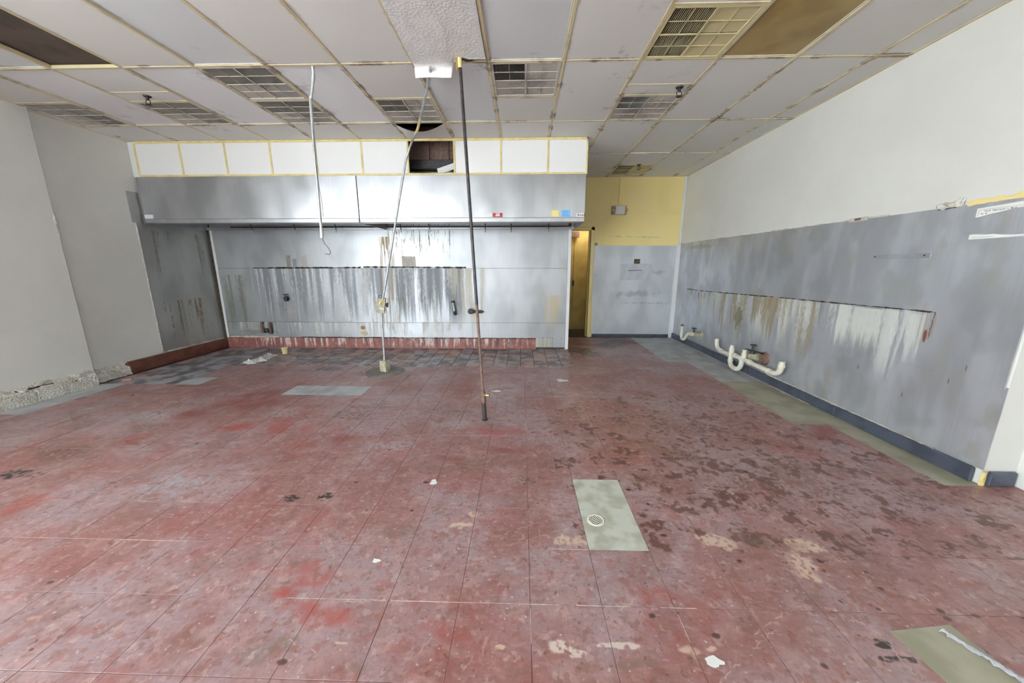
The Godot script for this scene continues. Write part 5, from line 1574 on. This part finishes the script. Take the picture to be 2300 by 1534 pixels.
	part("plaster_rim", bx(Vector3(xs - 0.004, 1.802, -2.27), Vector3(xs + 0.006, 1.836, -2.09), 0.002), M.plaster, sw)
	part("brown_inside", bx(Vector3(xs - 0.007, 1.81, -2.21), Vector3(xs - 0.003, 1.83, -2.15), 0.001), M.rust, sw)


func build_yellow_wall_things() -> void:
	var z := ZY
	var e := thing("emergency_light", "white emergency light with two clear lamps on the yellow wall", "emergency light")
	part("housing", bx(Vector3(1.695, 2.355, z), Vector3(1.875, 2.51, z + 0.07), 0.012), M.white_trim, e)
	part("back_plate", bx(Vector3(1.63, 2.352, z), Vector3(1.915, 2.512, z + 0.02), 0.004), M.grey_box, e)
	for x in [1.662, 1.892]:
		part("lamp", MB.new().lathe(Vector3(x, 2.435, z + 0.02), Vector3.BACK, [[0.03, 0.0], [0.034, 0.03], [0.026, 0.045], [0.0, 0.05]], 16), M.brass, e)
	part("feed_conduit", MB.new().tube(smooth_path([Vector3(1.765, HC, z + 0.012), Vector3(1.768, 2.8, z + 0.012), Vector3(1.758, 2.51, z + 0.012)], 6), 0.008, 8), M.yellow, e)
	one("outlet_hole", bx(Vector3(2.12, 1.45, z + 0.004), Vector3(2.235, 1.54, z + 0.012), 0.003), M.crust, "small dark outlet opening above the square steel plate", "outlet")
	var p := thing("steel_plate", "rectangular steel cover plate on the steel sheet of the yellow wall", "plate")
	part("plate", bx(Vector3(1.865, 1.145, z + 0.005), Vector3(2.475, 1.447, z + 0.009), 0.0015), M.steel_plate, p)
	part("handle_slot", MB.new().tube([Vector3(2.02, 1.322, z + 0.011), Vector3(2.28, 1.328, z + 0.011)], 0.006, 8), M.iron, p)
	one("screw_cap", MB.new().lathe(Vector3(1.39, 1.24, z + 0.006), Vector3.BACK, [[0.018, 0.0], [0.015, 0.004], [0.0, 0.005]], 16), M.galv, "small round cap at the edge of the steel sheet by the door jamb", "cap")
	one("cord_knot", MB.new().lathe(Vector3(1.375, 1.82, z + 0.0), Vector3.BACK, [[0.03, 0.0], [0.022, 0.02], [0.0, 0.026]], 10), M.grey_box, "small green-grey lump of putty at the top corner of the door jamb", "putty")


func build_small_things() -> void:
	# round drain in the grey patch
	var d := thing("floor_drain", "round white floor drain with a square-holed grate in the grey patch", "drain")
	var c := Vector3(0.383, 0.0, -0.521)
	part("rim", MB.new().lathe(c, Vector3.UP, [[0.048, 0.0], [0.048, 0.003], [0.045, 0.004], [0.039, 0.004], [0.038, 0.002]], 32), M.pvc, d)
	part("well", MB.new().lathe(c, Vector3.UP, [[0.039, 0.0012], [0.0, 0.0012]], 24), M.ink, d)
	var g := MB.new()
	for k in range(-3, 4):
		var o := k * 0.0115
		var hl := sqrt(0.0395 * 0.0395 - o * o)
		g.box(Vector3(-hl, 0.0012, o - 0.0015), Vector3(hl, 0.0026, o + 0.0015), 0.0, Transform3D(Basis(Vector3.UP, 0.5), c))
		g.box(Vector3(o - 0.0015, 0.0012, -hl), Vector3(o + 0.0015, 0.0025, hl), 0.0, Transform3D(Basis(Vector3.UP, 0.5), c))
	part("grate", g, M.pvc, d)
	# rag and cup near the rear wall
	var f := noise(6.0, 501, 3)
	one("white_rag", MB.new().patch(40, 16, func(u: float, v: float) -> Vector3:
		var a := Vector3(-4.12, 0, -3.66).lerp(Vector3(-3.99, 0, -4.2), u) + Vector3(0.05 * sin(u * 5.0), 0, 0)
		var wd := (0.1 - 0.05 * absf(u - 0.4)) * (1.0 + 0.7 * f.get_noise_1d(u * 2.0))
		var t := (v - 0.5) * 2.0
		var fold := absf(f.get_noise_2d(u * 5.0, v * 2.0)) * 0.07 + absf(f.get_noise_2d(u * 11.0 + 3.0, v * 5.0)) * 0.03
		var hgt := 0.004 + (1.0 - t * t) * (0.012 + fold) * smoothstep(-0.05, 0.12, u) * smoothstep(1.05, 0.85, u)
		return a + Vector3(0.98, 0, 0.2) * t * wd + Vector3(0.02 * f.get_noise_2d(u * 9.0, v * 9.0), hgt, 0.02 * f.get_noise_2d(u * 9.0 + 5.0, v * 9.0)), 0.003, Vector3.UP), M.paper, "crumpled white plastic rag on the floor before the hood wall", "rag")
	var cup := thing("paper_cup", "small cream cup upside down on the dark floor under the hood", "cup")
	part("wall", MB.new().lathe(Vector3(-3.93, 0.001, -4.3), Vector3.UP, [[0.036, 0.0], [0.036, 0.004], [0.045, 0.09], [0.048, 0.092], [0.048, 0.098], [0.043, 0.098], [0.034, 0.006], [0.0, 0.006]], 20), mat(c8(226, 206, 152), 0.6), cup)
	part("rim", MB.new().lathe(Vector3(-3.93, 0.095, -4.3), Vector3.UP, [[0.046, 0.0], [0.05, 0.003], [0.05, 0.007], [0.044, 0.008]], 20), M.paper, cup)
	# scraps
	var sc := [[0.46, -3.02, 0.07, 0.05, "torn white paper scrap on the red tiles near the hood"], [-0.622, -0.854, 0.022, 0.032, "small pale paper scrap on a tile beyond the open middle floor"], [-0.746, -0.205, 0.02, 0.012, "tiny white paper scrap on the open red tiles"], [0.666, 0.207, 0.03, 0.018, "bone-shaped white scrap by the pale worn patches"], [-3.62, -4.05, 0.03, 0.02, "white crumb between the rag and the rear wall"], [-0.33, -2.62, 0.05, 0.025, "thin white sliver on the tiles behind the gas pipe"]]
	var sd := 510
	for s in sc:
		var fn := noise(2.0, sd, 2)
		var pts := PackedVector2Array()
		for k in 14:
			var a := TAU * k / 14
			var r: float = 1.0 + 0.7 * fn.get_noise_2d(cos(a) * 0.35, sin(a) * 0.35)
			pts.append(Vector2(cos(a) * s[2] * r, sin(a) * s[3] * r))
		one("paper_scrap", MB.new().plate(pts, Transform3D(Basis(Vector3.RIGHT, -PI / 2), Vector3(s[0], 0.0012, s[1])), 0.0016), M.paper, s[4], "scrap")
		sd += 7
	# clear film curled along the lower right patch
	var fm := mat(Color(0.86, 0.86, 0.9, 0.45), 0.3)
	fm.transparency = BaseMaterial3D.TRANSPARENCY_ALPHA
	one("plastic_film", MB.new().patch(30, 8, func(u: float, v: float) -> Vector3:
		var a := Vector3(1.62, 0.003, 0.07).lerp(Vector3(1.71, 0.003, 0.26), u)
		var wd := 0.012 * (1.0 + 1.2 * f.get_noise_1d(u * 4.0 + 8.0))
		return a + Vector3(1, 0, -0.35) * (v - 0.5) * 2.0 * wd + Vector3(0, 0.008 * (0.4 + absf(f.get_noise_2d(u * 6.0, v * 3.0))) + 0.006 * sin(v * PI), 0), 0.001, Vector3.UP), fm, "curled clear plastic film along the edge of the olive floor patch", "film")
	# the broken tile on the left
	one("brick_chip", MB.new().box(Vector3(-0.05, 0, -0.03), Vector3(0.05, 0.03, 0.03), 0.01, Transform3D(Basis(Vector3.UP, 0.5), Vector3(-4.98, 0.0, -2.86))), M.base_tile[2], "broken piece of red tile by the end of the brown baseboard", "tile piece")
